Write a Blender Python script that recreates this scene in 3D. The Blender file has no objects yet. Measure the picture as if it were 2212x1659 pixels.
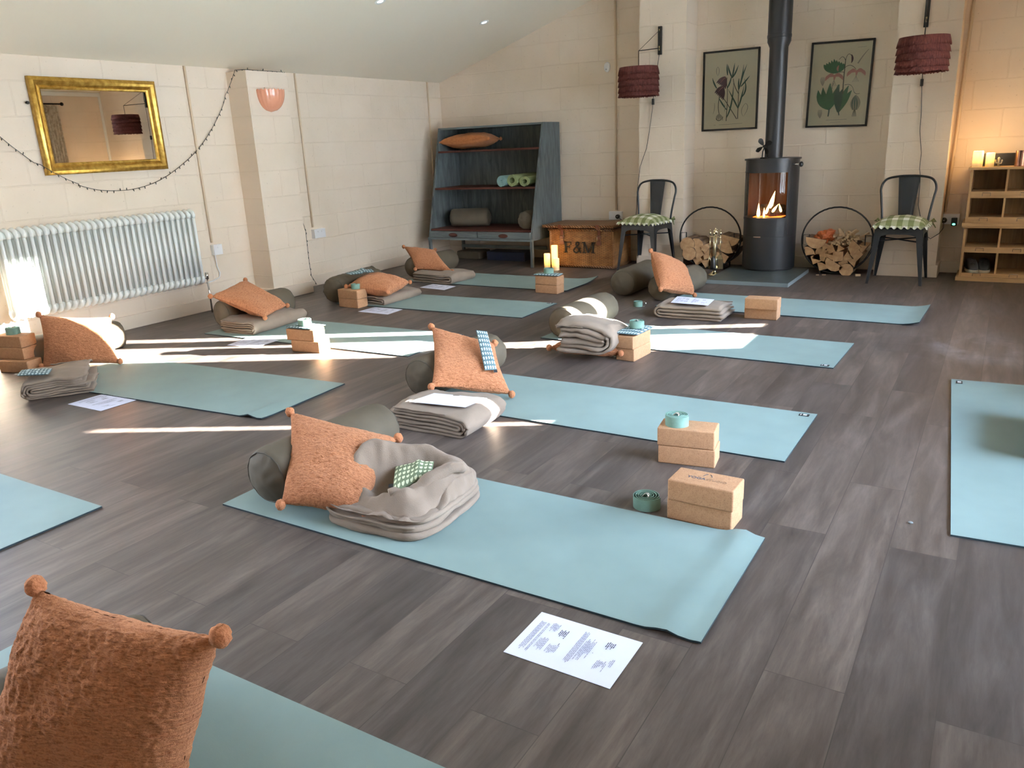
import bpy, bmesh, math, random
from mathutils import Vector, Matrix, noise
C = bpy.context.scene.collection
PI = math.pi
V = Vector
random.seed(7)

# ---------------------------------------------------------------- object helpers
def tag(o, label=None, cat=None, group=None, kind=None):
    if label: o['label'] = label
    if cat: o['category'] = cat
    if group: o['group'] = group
    if kind: o['kind'] = kind
    return o

def empty(name, loc, label, cat, group=None, rz=0):
    o = bpy.data.objects.new(name, None)
    o.empty_display_size = .05
    C.objects.link(o)
    o.location = loc
    o.rotation_euler = (0, 0, rz)
    return tag(o, label, cat, group)

def copy_tree(o, parent=None):
    c = o.copy(); C.objects.link(c)
    if parent is not None:
        c.parent = parent
        c.matrix_parent_inverse = o.matrix_parent_inverse.copy()
    for ch in list(o.children):
        copy_tree(ch, c)
    return c

class MB:
    """collects shapes and links them as one mesh object"""
    def __init__(s):
        s.v, s.f, s.m, s.uv = [], [], [], {}
    def add(s, verts, faces, mi=0):
        n = len(s.v)
        s.v += [tuple(v) for v in verts]
        s.f += [tuple(n + i for i in f) for f in faces]
        s.m += [mi] * len(faces)
        return s
    def box(s, lo, hi, mi=0, rz=0, bev=0, mat=None):
        lo, hi = V(lo), V(hi)
        bm = bmesh.new()
        bmesh.ops.create_cube(bm, size=1)
        d = hi - lo; c = (lo + hi) / 2
        for v in bm.verts: v.co = V((v.co.x * d.x, v.co.y * d.y, v.co.z * d.z))
        if bev:
            bmesh.ops.bevel(bm, geom=list(bm.edges) + list(bm.verts), offset=bev, segments=3, profile=.6, affect='EDGES')
        R = Matrix.Rotation(rz, 3, 'Z') if mat is None else mat
        bm.verts.index_update()
        s.add([R @ v.co + c for v in bm.verts], [[v.index for v in f.verts] for f in bm.faces], mi)
        bm.free()
        return s
    def tube(s, pts, r, n=8, mi=0, cap=True, closed=False):
        pts = [V(p) for p in pts]
        rr = r if isinstance(r, (list, tuple)) else [r] * len(pts)
        vs, fs = [], []
        m = len(pts)
        up = None
        for i, p in enumerate(pts):
            if closed: t = (pts[(i + 1) % m] - pts[i - 1])
            else: t = (pts[min(i + 1, m - 1)] - pts[max(i - 1, 0)])
            if t.length < 1e-9: t = V((0, 0, 1))
            t.normalize()
            if up is None:
                up = t.orthogonal().normalized()
            else:
                up = (up - t * up.dot(t))
                up = up.normalized() if up.length > 1e-6 else t.orthogonal().normalized()
            b = t.cross(up)
            for k in range(n):
                a = 2 * PI * k / n
                vs.append(p + (up * math.cos(a) + b * math.sin(a)) * rr[i])
        for i in range(m if closed else m - 1):
            for k in range(n):
                a, b_ = i * n + k, i * n + (k + 1) % n
                c, d = ((i + 1) % m) * n + (k + 1) % n, ((i + 1) % m) * n + k
                fs.append((a, b_, c, d))
        if cap and not closed:
            fs.append(tuple(range(n))[::-1]); fs.append(tuple((m - 1) * n + k for k in range(n)))
        return s.add(vs, fs, mi)
    def lathe(s, prof, c=(0, 0, 0), n=32, mi=0, a0=0, a1=2 * PI, M=None, sx=1, sy=1):
        full = abs(a1 - a0 - 2 * PI) < 1e-6
        cols = n if full else n + 1
        vs, fs = [], []
        for (r, z) in prof:
            for k in range(cols):
                a = a0 + (a1 - a0) * k / n
                p = V((r * math.cos(a) * sx, r * math.sin(a) * sy, z))
                if M is not None: p = M @ p
                vs.append(p + V(c))
        for i in range(len(prof) - 1):
            for k in range(n):
                k2 = (k + 1) % cols
                fs.append((i * cols + k, i * cols + k2, (i + 1) * cols + k2, (i + 1) * cols + k))
        if full:
            if prof[0][0] > 1e-6: fs.append(tuple(range(cols))[::-1])
            if prof[-1][0] > 1e-6: fs.append(tuple((len(prof) - 1) * cols + k for k in range(cols)))
        return s.add(vs, fs, mi)
    def ball(s, c, r, mi=0, n=12, sc=(1, 1, 1)):
        vs, fs = [], []
        m = n // 2 + 1
        for i in range(m):
            th = PI * i / (m - 1)
            for k in range(n):
                a = 2 * PI * k / n
                vs.append(V(c) + V((math.sin(th) * math.cos(a) * r * sc[0], math.sin(th) * math.sin(a) * r * sc[1], math.cos(th) * r * sc[2])))
        for i in range(m - 1):
            for k in range(n):
                fs.append((i * n + k, (i + 1) * n + k, (i + 1) * n + (k + 1) % n, i * n + (k + 1) % n))
        return s.add(vs, fs, mi)
    def prism(s, poly, y0, y1, mi=0, mi_end=None, axis='y', off=(0, 0, 0)):
        """poly of (a, b); extruded along an axis"""
        n = len(poly)
        def P(a, b, t):
            p = {'y': (a, t, b), 'x': (t, a, b), 'z': (a, b, t)}[axis]
            return V(p) + V(off)
        vs = [P(a, b, y0) for a, b in poly] + [P(a, b, y1) for a, b in poly]
        s.add(vs, [(i, (i + 1) % n, n + (i + 1) % n, n + i) for i in range(n)], mi)
        e = mi if mi_end is None else mi_end
        s.add(vs, [tuple(range(n))[::-1], tuple(range(n, 2 * n))], e)
        return s
    def build(s, name, mats, parent=None, smooth=False, angle=None, loc=None, weld=True):
        me = bpy.data.meshes.new(name)
        me.from_pydata(s.v, [], s.f)
        mats = mats if isinstance(mats, (list, tuple)) else [mats]
        for m in mats: me.materials.append(m)
        for p, mi in zip(me.polygons, s.m): p.material_index = mi
        bm = bmesh.new(); bm.from_mesh(me)
        if weld: bmesh.ops.remove_doubles(bm, verts=bm.verts, dist=1e-5)
        bmesh.ops.recalc_face_normals(bm, faces=bm.faces)
        bm.to_mesh(me); bm.free()
        if smooth:
            me.shade_smooth()
            if angle is not None:
                try: me.set_sharp_from_angle(angle=math.radians(angle))
                except Exception: pass
        o = bpy.data.objects.new(name, me)
        C.objects.link(o)
        if parent is not None: o.parent = parent
        if loc is not None: o.location = loc
        return o

def struct(o):
    o['kind'] = 'structure'
    return o

def origin_to(o, p):
    """puts a world-built mesh object's origin at p"""
    p = V(p)
    o.data.transform(Matrix.Translation(-p))
    o.location = p
    return o

def fbm(p, s, oct=3):
    return noise.fractal(V(p) * s, 1.0, 2.0, oct)

# ---------------------------------------------------------------- materials
def mat(name, col=(.5, .5, .5), rough=.6, metal=0, spec=.5, **kw):
    m = bpy.data.materials.new(name); m.use_nodes = True
    b = m.node_tree.nodes['Principled BSDF']
    b.inputs['Base Color'].default_value = (*col, 1)
    b.inputs['Roughness'].default_value = rough
    b.inputs['Metallic'].default_value = metal
    b.inputs['Specular IOR Level'].default_value = spec
    for k, v in kw.items():
        b.inputs[k.replace('_', ' ')].default_value = v
    return m

class NT:
    def __init__(s, m):
        s.m = m; s.t = m.node_tree; s.b = s.t.nodes.get('Principled BSDF')
    def n(s, typ, **kw):
        x = s.t.nodes.new(typ)
        for k, v in kw.items():
            if k in x.inputs: x.inputs[k].default_value = v
            else: setattr(x, k, v)
        return x
    def l(s, a, b): s.t.links.new(a, b)
    def coord(s, scale=(1, 1, 1), rot=(0, 0, 0), kind='Object', loc=(0, 0, 0)):
        tc = s.n('ShaderNodeTexCoord'); mp = s.n('ShaderNodeMapping')
        mp.inputs['Scale'].default_value = scale; mp.inputs['Rotation'].default_value = rot; mp.inputs['Location'].default_value = loc
        s.l(tc.outputs[kind], mp.inputs['Vector'])
        return mp.outputs['Vector']
    def noise(s, vec, scale, detail=4, rough=.55, dist=0):
        x = s.n('ShaderNodeTexNoise'); x.inputs['Scale'].default_value = scale; x.inputs['Detail'].default_value = detail
        x.inputs['Roughness'].default_value = rough; x.inputs['Distortion'].default_value = dist
        s.l(vec, x.inputs['Vector'])
        return x.outputs['Fac']
    def ramp(s, fac, stops):
        r = s.n('ShaderNodeValToRGB')
        e = r.color_ramp.elements
        while len(e) < len(stops): e.new(.5)
        for el, (p, c) in zip(e, stops):
            el.position = p; el.color = (*c, 1) if len(c) == 3 else c
        s.l(fac, r.inputs['Fac'])
        return r.outputs['Color']
    def mix(s, fac, a, b, typ='MIX'):
        x = s.n('ShaderNodeMix', data_type='RGBA', blend_type=typ)
        for sock, v in ((x.inputs[0], fac), (x.inputs[6], a), (x.inputs[7], b)):
            if hasattr(v, 'is_output'): s.l(v, sock)
            elif isinstance(v, (int, float)): sock.default_value = v
            else: sock.default_value = (*v, 1)
        return x.outputs[2]
    def math(s, op, a, b=0):
        x = s.n('ShaderNodeMath', operation=op)
        for sock, v in ((x.inputs[0], a), (x.inputs[1], b)):
            if hasattr(v, 'is_output'): s.l(v, sock)
            else: sock.default_value = v
        return x.outputs[0]
    def bump(s, h, strength=.3, dist=.01, prev=None):
        x = s.n('ShaderNodeBump'); x.inputs['Strength'].default_value = strength; x.inputs['Distance'].default_value = dist
        s.l(h, x.inputs['Height'])
        if prev is not None: s.l(prev, x.inputs['Normal'])
        s.l(x.outputs['Normal'], s.b.inputs['Normal'])
        return x.outputs['Normal']
    def col(s, c): s.l(c, s.b.inputs['Base Color'])

def fabric(name, col, col2, sc=6, bsc=400, bstr=.25, rough=.9, sheen=.0, dist=.002):
    m = mat(name, col, rough, spec=.2); t = NT(m)
    v = t.coord()
    t.col(t.ramp(t.noise(v, sc, 4), [(.3, col2), (.7, col)]))
    t.bump(t.noise(v, bsc, 3, .7), bstr, dist)
    if sheen:
        t.b.inputs['Sheen Weight'].default_value = sheen
        t.b.inputs['Sheen Roughness'].default_value = .5
    return m

def block_wall(name, ax, col=(.76, .64, .52), off=0):
    """painted concrete blockwork: 450 x 225 mm blocks"""
    m = mat(name, col, .62, spec=.3); t = NT(m)
    tc = t.n('ShaderNodeTexCoord'); sp = t.n('ShaderNodeSeparateXYZ'); cb = t.n('ShaderNodeCombineXYZ')
    t.l(tc.outputs['Object'], sp.inputs[0]); t.l(t.math('ADD', sp.outputs[ax], off), cb.inputs[0]); t.l(sp.outputs['Z'], cb.inputs[1])
    v = cb.outputs[0]
    def bricks(mort, smooth):
        br = t.n('ShaderNodeTexBrick', offset=.5)
        br.inputs['Scale'].default_value = 1
        br.inputs['Brick Width'].default_value = .45
        br.inputs['Row Height'].default_value = .225
        br.inputs['Mortar Size'].default_value = mort
        br.inputs['Mortar Smooth'].default_value = smooth
        br.inputs['Color1'].default_value = (1, 1, 1, 1); br.inputs['Color2'].default_value = (.96, .96, .96, 1)
        br.inputs['Mortar'].default_value = (.92, .91, .9, 1)
        wob = t.n('ShaderNodeVectorMath', operation='ADD')
        sc = t.n('ShaderNodeVectorMath', operation='SCALE'); sc.inputs['Scale'].default_value = .012
        nz = t.n('ShaderNodeTexNoise'); nz.inputs['Scale'].default_value = 5
        t.l(v, nz.inputs['Vector']); t.l(nz.outputs['Color'], sc.inputs[0]); t.l(v, wob.inputs[0]); t.l(sc.outputs[0], wob.inputs[1])
        t.l(wob.outputs[0], br.inputs['Vector'])
        return br
    b1 = bricks(.006, .6)
    big = t.noise(v, 1.3, 4)
    c1 = t.ramp(big, [(.3, (col[0] * .93, col[1] * .92, col[2] * .89)), (.72, (col[0] * 1.05, col[1] * 1.05, col[2] * 1.06))])
    c2 = t.mix(.22, c1, b1.outputs['Color'], 'MULTIPLY')
    spots = t.ramp(t.noise(v, 42, 2), [(.27, (.55, .5, .45)), (.31, (1, 1, 1))])
    t.col(t.mix(.35, c2, spots, 'MULTIPLY'))
    n1 = t.bump(b1.outputs['Fac'], .42, .009)
    n2 = t.bump(t.noise(v, 60, 5, .7), .28, .004, n1)
    t.bump(t.noise(v, 9, 3), .25, .012, n2)
    return m

M = {}
M['wall_x'] = block_wall('paint_blocks_back', 'X', off=10.89)
M['wall_y'] = block_wall('paint_blocks_side', 'Y', off=.1)
M['ceiling'] = mat('ceiling_paint', (.86, .79, .66), .8, spec=.2)
t = NT(M['ceiling']); t.bump(t.noise(t.coord(), 30, 3), .08, .004)
M['skirt'] = mat('skirting_paint', (.74, .62, .5), .5, spec=.4)
M['white_paint'] = mat('white_gloss', (.78, .80, .78), .35)
M['white_plastic'] = mat('white_plastic', (.82, .82, .84), .35)
M['black_plastic'] = mat('black_plastic', (.012, .012, .012), .35)
M['conduit'] = mat('conduit_paint', (.66, .52, .37), .5)
M['rad'] = mat('radiator_enamel', (.88, .92, .91), .28)

# floor: dark grey-brown wood-look planks running front to back
m = M['floor'] = mat('floor_planks', (.1, .08, .07), .4, spec=.45); t = NT(m)
v = t.coord(rot=(0, 0, PI / 2))
br = t.n('ShaderNodeTexBrick', offset=.37, offset_frequency=2)
br.inputs['Scale'].default_value = 1; br.inputs['Brick Width'].default_value = 1.22; br.inputs['Row Height'].default_value = .184
br.inputs['Mortar Size'].default_value = .0012; br.inputs['Mortar Smooth'].default_value = .2; br.inputs['Bias'].default_value = 0
br.inputs['Color1'].default_value = (0, 0, 0, 1); br.inputs['Color2'].default_value = (1, 1, 1, 1); br.inputs['Mortar'].default_value = (.35, .35, .35, 1)
t.l(v, br.inputs['Vector'])
vg = t.coord(scale=(9, 1.1, 1))
# shift the grain per plank
add = t.n('ShaderNodeVectorMath', operation='ADD'); sc = t.n('ShaderNodeVectorMath', operation='SCALE'); sc.inputs['Scale'].default_value = 17
t.l(br.outputs['Color'], sc.inputs[0]); t.l(vg, add.inputs[0]); t.l(sc.outputs[0], add.inputs[1])
g1 = t.noise(add.outputs[0], 1.6, 8, .62, .6)
g2 = t.noise(add.outputs[0], 7.0, 6, .7, .3)
base = t.ramp(g1, [(.28, (.050, .040, .035)), (.5, (.092, .074, .066)), (.72, (.145, .120, .107))])
fine = t.ramp(g2, [(.3, (.62, .6, .58)), (.6, (1.08, 1.08, 1.08))])
c = t.mix(.75, base, fine, 'MULTIPLY')
plank = t.ramp(br.outputs['Color'], [(0, (.70, .69, .70)), (1, (1.22, 1.16, 1.10))])
c = t.mix(1, c, plank, 'MULTIPLY')
wear = t.noise(t.coord(), .9, 3)
c = t.mix(t.math('MULTIPLY', br.outputs['Fac'], .5), c, (.02, .017, .015))
knots = t.n('ShaderNodeTexVoronoi'); knots.inputs['Scale'].default_value = 1
t.l(t.coord(scale=(4.2, 1.5, 1)), knots.inputs['Vector'])
kn = t.ramp(knots.outputs['Distance'], [(.03, (.45, .42, .4)), (.13, (1, 1, 1))])
c = t.mix(.8, c, kn, 'MULTIPLY')
# dusty scuffs on the open floor by the right-hand side
ms = t.n('ShaderNodeTexGradient', gradient_type='QUADRATIC_SPHERE'); t.l(t.coord(scale=(1.15, 1.5, 1), loc=(.08, -7.7, 0)), ms.inputs['Vector'])
sf = t.ramp(t.noise(t.coord(), 3.2, 6, .65, .4), [(.45, (0, 0, 0)), (.72, (1, 1, 1))])
c = t.mix(t.math('MULTIPLY', t.math('MULTIPLY', ms.outputs['Fac'], sf), .5), c, (.34, .34, .37))
t.col(c)
rg = t.n('ShaderNodeMapRange'); rg.inputs['To Min'].default_value = .36; rg.inputs['To Max'].default_value = .56
t.l(g2, rg.inputs['Value']); t.l(rg.outputs[0], t.b.inputs['Roughness'])
n1 = t.bump(g2, .12, .003)
t.bump(br.outputs['Fac'], -.4, .002, n1)

# yoga mat: fine ribbed rubber
m = M['mat'] = mat('mat_teal', (.21, .30, .285), .62, spec=.35); t = NT(m)
v = t.coord()
t.col(t.ramp(t.noise(v, 3, 3), [(.3, (.20, .275, .262)), (.7, (.235, .32, .303))]))
wv = t.n('ShaderNodeTexWave', wave_type='BANDS', bands_direction='X'); wv.inputs['Scale'].default_value = 90
t.l(v, wv.inputs['Vector'])
n1 = t.bump(wv.outputs['Fac'], .12, .001)
t.bump(t.noise(v, 350, 2), .15, .001, n1)
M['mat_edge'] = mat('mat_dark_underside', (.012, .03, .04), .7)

def boucle(name, c1, c2):
    m = mat(name, c1, .95, spec=.1); t = NT(m)
    tc = t.n('ShaderNodeTexCoord'); mp = t.n('ShaderNodeMapping'); mp.inputs['Scale'].default_value = (21, 80, 1)
    t.l(tc.outputs['UV'], mp.inputs['Vector'])
    n1 = t.noise(mp.outputs[0], 1, 5, .6, .9)
    n2 = t.noise(t.coord(), 190, 3, .65)
    h = t.math('ADD', t.math('MULTIPLY', n1, .8), t.math('MULTIPLY', n2, .5))
    t.col(t.ramp(h, [(.46, c2), (.72, c1)]))
    t.bump(h, .9, .010)
    t.b.inputs['Sheen Weight'].default_value = .35; t.b.inputs['Sheen Roughness'].default_value = .45
    t.b.inputs['Sheen Tint'].default_value = (1, .62, .42, 1)
    return m
M['rust'] = boucle('rust_boucle', (.58, .25, .125), (.28, .088, .034))
M['rust_dark'] = boucle('ochre_cushion_cloth', (.52, .20, .075), (.36, .12, .04))
M['olive'] = fabric('olive_cotton', (.115, .095, .068), (.085, .070, .050), 5, 120, .2, .75)
M['seam'] = mat('olive_seam', (.07, .06, .045), .85)
M['taupe'] = fabric('taupe_fleece', (.27, .208, .160), (.22, .168, .128), 7, 330, .5, .95, .08, .004)
M['cork'] = mat('cork', (.47, .27, .15), .8, spec=.2); t = NT(M['cork'])
v = t.coord(); t.col(t.mix(.5, t.ramp(t.noise(v, 260, 2, .8), [(.34, (.20, .095, .045)), (.47, (.43, .24, .13))]), t.ramp(t.noise(v, 60, 3), [(.3, (.36, .19, .10)), (.7, (.47, .265, .145))])))
t.bump(t.noise(v, 240, 3), .25, .002)
M['sage'] = fabric('sage_webbing', (.20, .33, .27), (.15, .26, .215), 30, 700, .5, .8)
M['steel'] = mat('polished_steel', (.75, .75, .75), .15, 1)
M['paper'] = mat('paper', (.74, .75, .88), .7, spec=.2)
M['print'] = mat('grey_ink', (.30, .30, .36), .8)
M['print_dark'] = mat('dark_ink', (.08, .08, .10), .8)
M['black_tag'] = mat('black_label', (.01, .012, .014), .6)
M['white_ink'] = mat('white_ink', (.7, .7, .7), .6)

def dotted(name, base, dot, sc=55):
    """cloth printed with rows of small rounded shapes"""
    m = mat(name, base, .85, spec=.2); t = NT(m)
    tc = t.n('ShaderNodeTexCoord'); mp = t.n('ShaderNodeMapping'); mp.inputs['Scale'].default_value = (9, 5, 1)
    t.l(tc.outputs['UV'], mp.inputs['Vector'])
    def disc(dx, dy, r):
        a = t.n('ShaderNodeVectorMath', operation='ADD'); a.inputs[1].default_value = (dx, dy, 0); t.l(mp.outputs[0], a.inputs[0])
        f = t.n('ShaderNodeVectorMath', operation='FRACTION'); t.l(a.outputs[0], f.inputs[0])
        s_ = t.n('ShaderNodeVectorMath', operation='SUBTRACT'); s_.inputs[1].default_value = (.5, .5, 0); t.l(f.outputs[0], s_.inputs[0])
        ln = t.n('ShaderNodeVectorMath', operation='LENGTH'); t.l(s_.outputs[0], ln.inputs[0])
        return t.math('LESS_THAN', ln.outputs['Value'], r)
    body = disc(0, 0, .34); cut = disc(.1, .34, .17)
    f = t.math('SUBTRACT', body, cut); f = t.math('MAXIMUM', f, 0)
    t.col(t.mix(f, base, dot))
    t.bump(t.noise(t.coord(), 250, 2), .2, .002)
    return m
M['eye_green'] = dotted('green_print_cotton', (.16, .20, .12), (.62, .66, .46))
M['eye_blue'] = dotted('blue_print_cotton', (.10, .16, .18), (.55, .68, .70))

def wood(name, c1, c2, scale=(1, 14, 14), rough=.6, sc=2.2):
    m = mat(name, c1, rough, spec=.3); t = NT(m)
    v = t.coord(scale=scale)
    g = t.noise(v, sc, 6, .6, .8)
    t.col(t.ramp(g, [(.3, c2), (.68, c1)]))
    t.bump(g, .15, .003)
    return m
M['pine'] = wood('pine_x', (.56, .37, .19), (.40, .25, .12))
M['pine_v'] = wood('pine_upright', (.56, .37, .19), (.40, .25, .12), (14, 14, 1))
M['grey_wood'] = wood('weathered_grey_paint', (.125, .145, .145), (.055, .062, .062), (10, 10, 1.4), .7)
M['grey_wood_h'] = wood('weathered_grey_rail', (.165, .19, .19), (.09, .105, .105), (1.4, 10, 10), .7)
M['red_wood'] = wood('dark_red_stain', (.10, .03, .02), (.05, .015, .01), (1.4, 10, 10), .6)
M['iron'] = mat('black_iron', (.02, .019, .018), .45, .6)
M['stove'] = mat('stove_steel', (.022, .023, .026), .42, .3)
M['gunmetal'] = mat('gunmetal_chair', (.022, .026, .031), .32, .35)
M['brass'] = mat('brass', (.70, .60, .38), .22, 1)
M['gold'] = mat('gilt', (.55, .33, .07), .33, .85); t = NT(M['gold'])
g = t.noise(t.coord(), 25, 4); t.col(t.ramp(g, [(.35, (.36, .20, .035)), (.65, (.62, .39, .09))])); t.bump(g, .15, .003)
M['mirror'] = mat('mirror_glass', (.9, .9, .88), .01, 1)
M['slate'] = mat('slate', (.055, .068, .064), .35, spec=.5); t = NT(M['slate'])
g = t.noise(t.coord(), 12, 6, .65); t.col(t.ramp(g, [(.3, (.045, .056, .053)), (.7, (.085, .10, .094))])); t.bump(g, .15, .004)
M['slate_edge'] = mat('slate_cut_edge', (.20, .23, .23), .6)

def glass_thin(name, tint=(1, 1, 1), refl=1.0):
    m = bpy.data.materials.new(name); m.use_nodes = True; t = NT(m); nt = m.node_tree
    nt.nodes.remove(nt.nodes['Principled BSDF'])
    tr = t.n('ShaderNodeBsdfTransparent'); tr.inputs['Color'].default_value = (*tint, 1)
    gl = t.n('ShaderNodeBsdfGlossy'); gl.inputs['Roughness'].default_value = .01
    fr = t.n('ShaderNodeFresnel'); fr.inputs['IOR'].default_value = 1.5
    k = t.math('MULTIPLY', fr.outputs[0], refl)
    mx = t.n('ShaderNodeMixShader'); t.l(k, mx.inputs[0]); t.l(tr.outputs[0], mx.inputs[1]); t.l(gl.outputs[0], mx.inputs[2])
    t.l(mx.outputs[0], nt.nodes['Material Output'].inputs['Surface'])
    return m
M['glass'] = glass_thin('window_glass', (.97, .98, .98))
M['stove_glass'] = glass_thin('stove_glass', (.8, .74, .68), 1.3)
def emit(name, col, s):
    m = mat(name, col, .6)
    m.node_tree.nodes['Principled BSDF'].inputs['Emission Color'].default_value = (*col, 1)
    m.node_tree.nodes['Principled BSDF'].inputs['Emission Strength'].default_value = s
    return m
M['flame'] = emit('flame', (1, .62, .22), 6)
M['ember'] = emit('ember', (1, .2, .03), 2.0)
M['led_green'] = emit('green_led', (.1, 1, .45), 3)

# ---------------------------------------------------------------- room
XL, XR, YB, YF = -5.71, .88, 7.86, -2.6
EL, ER, SL = 1.957, 2.30, .325
XRG = ((ER + SL * XR) - (EL - SL * XL)) / (2 * SL)
ZRG = EL + SL * (XRG - XL)
def zc(x): return EL + SL * (x - XL) if x < XRG else ER + SL * (XR - x)
T = .18

o = MB().box((XL - .4, YF - .4, -.12), (XR + .4, YB + .4, 0)).build('floor', M['floor']); struct(o)

def wall_with_holes(name, axis, pos0, pos1, a0, a1, z1fun, holes, m, extra=None):
    """wall slab between pos0..pos1 across its thickness; holes: (a0, a1, z0, z1)"""
    b = MB()
    cuts = sorted({a0, a1, *[h[0] for h in holes], *[h[1] for h in holes], *(extra or [])})
    for s0, s1 in zip(cuts[:-1], cuts[1:]):
        if s1 - s0 < 1e-6: continue
        hs = sorted([h for h in holes if h[0] <= s0 + 1e-6 and h[1] >= s1 - 1e-6], key=lambda h: h[2])
        z = 0
        segs = []
        for h in hs:
            if h[2] > z: segs.append((z, z, h[2], h[2]))
            z = h[3]
        segs.append((z, z, z1fun(s0 + 1e-6), z1fun(s1 - 1e-6)))
        for (za, zb, zta, ztb) in segs:
            if axis == 'x':   # wall runs along x, thickness along y
                vs = [(s0, pos0, za), (s1, pos0, zb), (s1, pos1, zb), (s0, pos1, za), (s0, pos0, zta), (s1, pos0, ztb), (s1, pos1, ztb), (s0, pos1, zta)]
            else:
                vs = [(pos0, s0, za), (pos0, s1, zb), (pos1, s1, zb), (pos1, s0, za), (pos0, s0, zta), (pos0, s1, ztb), (pos1, s1, ztb), (pos1, s0, zta)]
            b.add(vs, [(0, 3, 2, 1), (4, 5, 6, 7), (0, 1, 5, 4), (1, 2, 6, 5), (2, 3, 7, 6), (3, 0, 4, 7)])
    return b

# back wall with its two block pilasters
b = wall_with_holes('wall_back', 'x', YB, YB + T, XL - T, XR + T, lambda x: zc(min(max(x, XL), XR)) + .02, [], None, [XRG, XL, XR])
for (x0, x1) in ((-3.13, -2.67), (-.90, -.44)):
    vs = []
    b.prism([(x0, 0), (x1, 0), (x1, zc(x1)), (x0, zc(x0))], 7.56, YB + .01)
struct(b.build('wall_back', M['wall_x'], weld=False))
# left wall: window hole nearer the camera than the frame shows
LWIN = [(-1.3, 1.75, .75, 1.85)]
b = wall_with_holes('wall_left', 'y', XL - T, XL, YF, YB, lambda y: EL + .02, LWIN, None)
b.box((XL - .01, 4.83, 0), (-5.47, 5.27, 1.925))
struct(b.build('wall_left', M['wall_y'], weld=False))
RWIN = [(5.712, 6.252, .52, 2.22), (6.353, 6.557, .52, 1.72), (4.273, 4.420, .62, 1.12), (1.7, 4.1, .04, 2.08), (4.5, 5.60, .45, 2.2)]
b = wall_with_holes('wall_right', 'y', XR, XR + T, YF, YB, lambda y: ER + .02, RWIN, None)
struct(b.build('wall_right', M['wall_y'], weld=False))
FWIN = []
b = wall_with_holes('wall_front', 'x', YF - T, YF, XL - T, XR + T, lambda x: zc(min(max(x, XL), XR)) + .02, FWIN, None, [XRG, XL, XR])
struct(b.build('wall_front', M['wall_x'], weld=False))
# ceiling: two slopes
b = MB()
for th in (0,):
    x0, x1 = XL - T, XR + T
    prof = [(x0, zc(XL) - SL * T), (XRG, ZRG), (x1, zc(XR) - SL * T), (x1, zc(XR) - SL * T + .12), (XRG, ZRG + .12), (x0, zc(XL) - SL * T + .12)]
    b.prism(prof, YF - T, YB + T)
struct(b.build('ceiling', M['ceiling']))

# skirting
b = MB()
for (y0, y1) in ((YF, 4.83), (5.27, YB)): b.box((XL, y0, 0), (XL + .018, y1, .105), bev=.004)
b.box((-5.47, 4.812, 0), (-5.452, 5.288, .105), bev=.004)
for yy in (4.812, 5.27): b.box((XL, yy, 0), (-5.47, yy + .018, .105))
struct(b.build('baseboard_left', M['skirt']))
b = MB()
for (x0, x1) in ((XL, -3.13), (-2.67, -.90), (-.44, XR)): b.box((x0, YB - .018, 0), (x1, YB, .105), bev=.004)
for (x0, x1) in ((-3.148, -2.652), (-.918, -.422)): b.box((x0, 7.542, 0), (x1, 7.56, .105), bev=.004)
for xx in (-3.148, -2.67, -.918, -.44): b.box((xx, 7.56, 0), (xx + .018, YB, .105))
struct(b.build('baseboard_back', M['skirt']))

# windows (frames and panes) and the glazed doors
def window(name, axis, pos, a0, a1, z0, z1, mull=1):
    f = MB(); g = MB()
    w = .045
    def bx(B, s0, s1, q0, q1, d=.03):
        if axis == 'y': B.box((pos - d, s0, q0), (pos + d, s1, q1))
        else: B.box((s0, pos - d, q0), (s1, pos + d, q1))
    if a1 - a0 < .65: w = .012
    bx(f, a0, a0 + w, z0, z1); bx(f, a1 - w, a1, z0, z1); bx(f, a0, a1, z0, z0 + w); bx(f, a0, a1, z1 - w, z1)
    for k in range(1, mull):
        a = a0 + (a1 - a0) * k / mull
        bx(f, a - .03, a + .03, z0, z1)
    fo = f.build(name, M['white_paint']); struct(fo)
    bx(g, a0 + w, a1 - w, z0 + w, z1 - w, .004)
    go = g.build('pane', M['glass'], fo)
    return fo
window('window_1', 'y', XR + .10, 5.712, 6.252, .52, 2.22)
window('window_2', 'y', XR + .10, 6.353, 6.557, .52, 1.72)
window('window_3', 'y', XR + .10, 4.273, 4.420, .62, 1.12)  # unseen slot, shaped to cut the thin sun streak
window('door_1', 'y', XR + .10, 1.7, 4.1, .04, 2.08, 2)
window('window_6', 'y', XR + .10, 4.5, 5.60, .45, 2.2, 2)  # unseen opening added for more skylight on the far mats
window('window_4', 'y', XL - .10, -1.3, 1.75, .75, 1.85, 3)
# white corner trim and eaves trim that the mirror shows
struct(MB().box((XR - .03, YB - .03, 0), (XR, YB, ER), bev=.003).build('trim_1', M['white_paint']))
struct(MB().box((XR - .025, YF, ER - .06), (XR, YB, ER), bev=.003).build('trim_2', M['white_paint']))
# outdoors, out of view: pale ground and a wall, added for the light
gm = mat('pale_bounce_ground', (.55, .50, .43), .95); t = NT(gm); t.col(t.ramp(t.noise(t.coord(), 2, 4), [(.3, (.50, .46, .39)), (.7, (.62, .57, .49))]))  # unseen ground, kept pale to bounce light onto the ceiling
struct(MB().box((-30, -30, -.35), (30, 40, -.13)).build('ground', gm))
hm_ = mat('sun_blocker_render', (.62, .60, .55), .9)
hb_ = MB(); hb_.box((12.0, -20, -.13), (12.3, 9.82, 5.0), bev=.02); hb_.box((12.0, 10.17, -.13), (12.3, 11.27, 5.2), bev=.02)  # unseen wall added to block the sun, gaps left for the bands
o = hb_.build('sun_blocker_wall', hm_); o['kind'] = 'structure'
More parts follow.
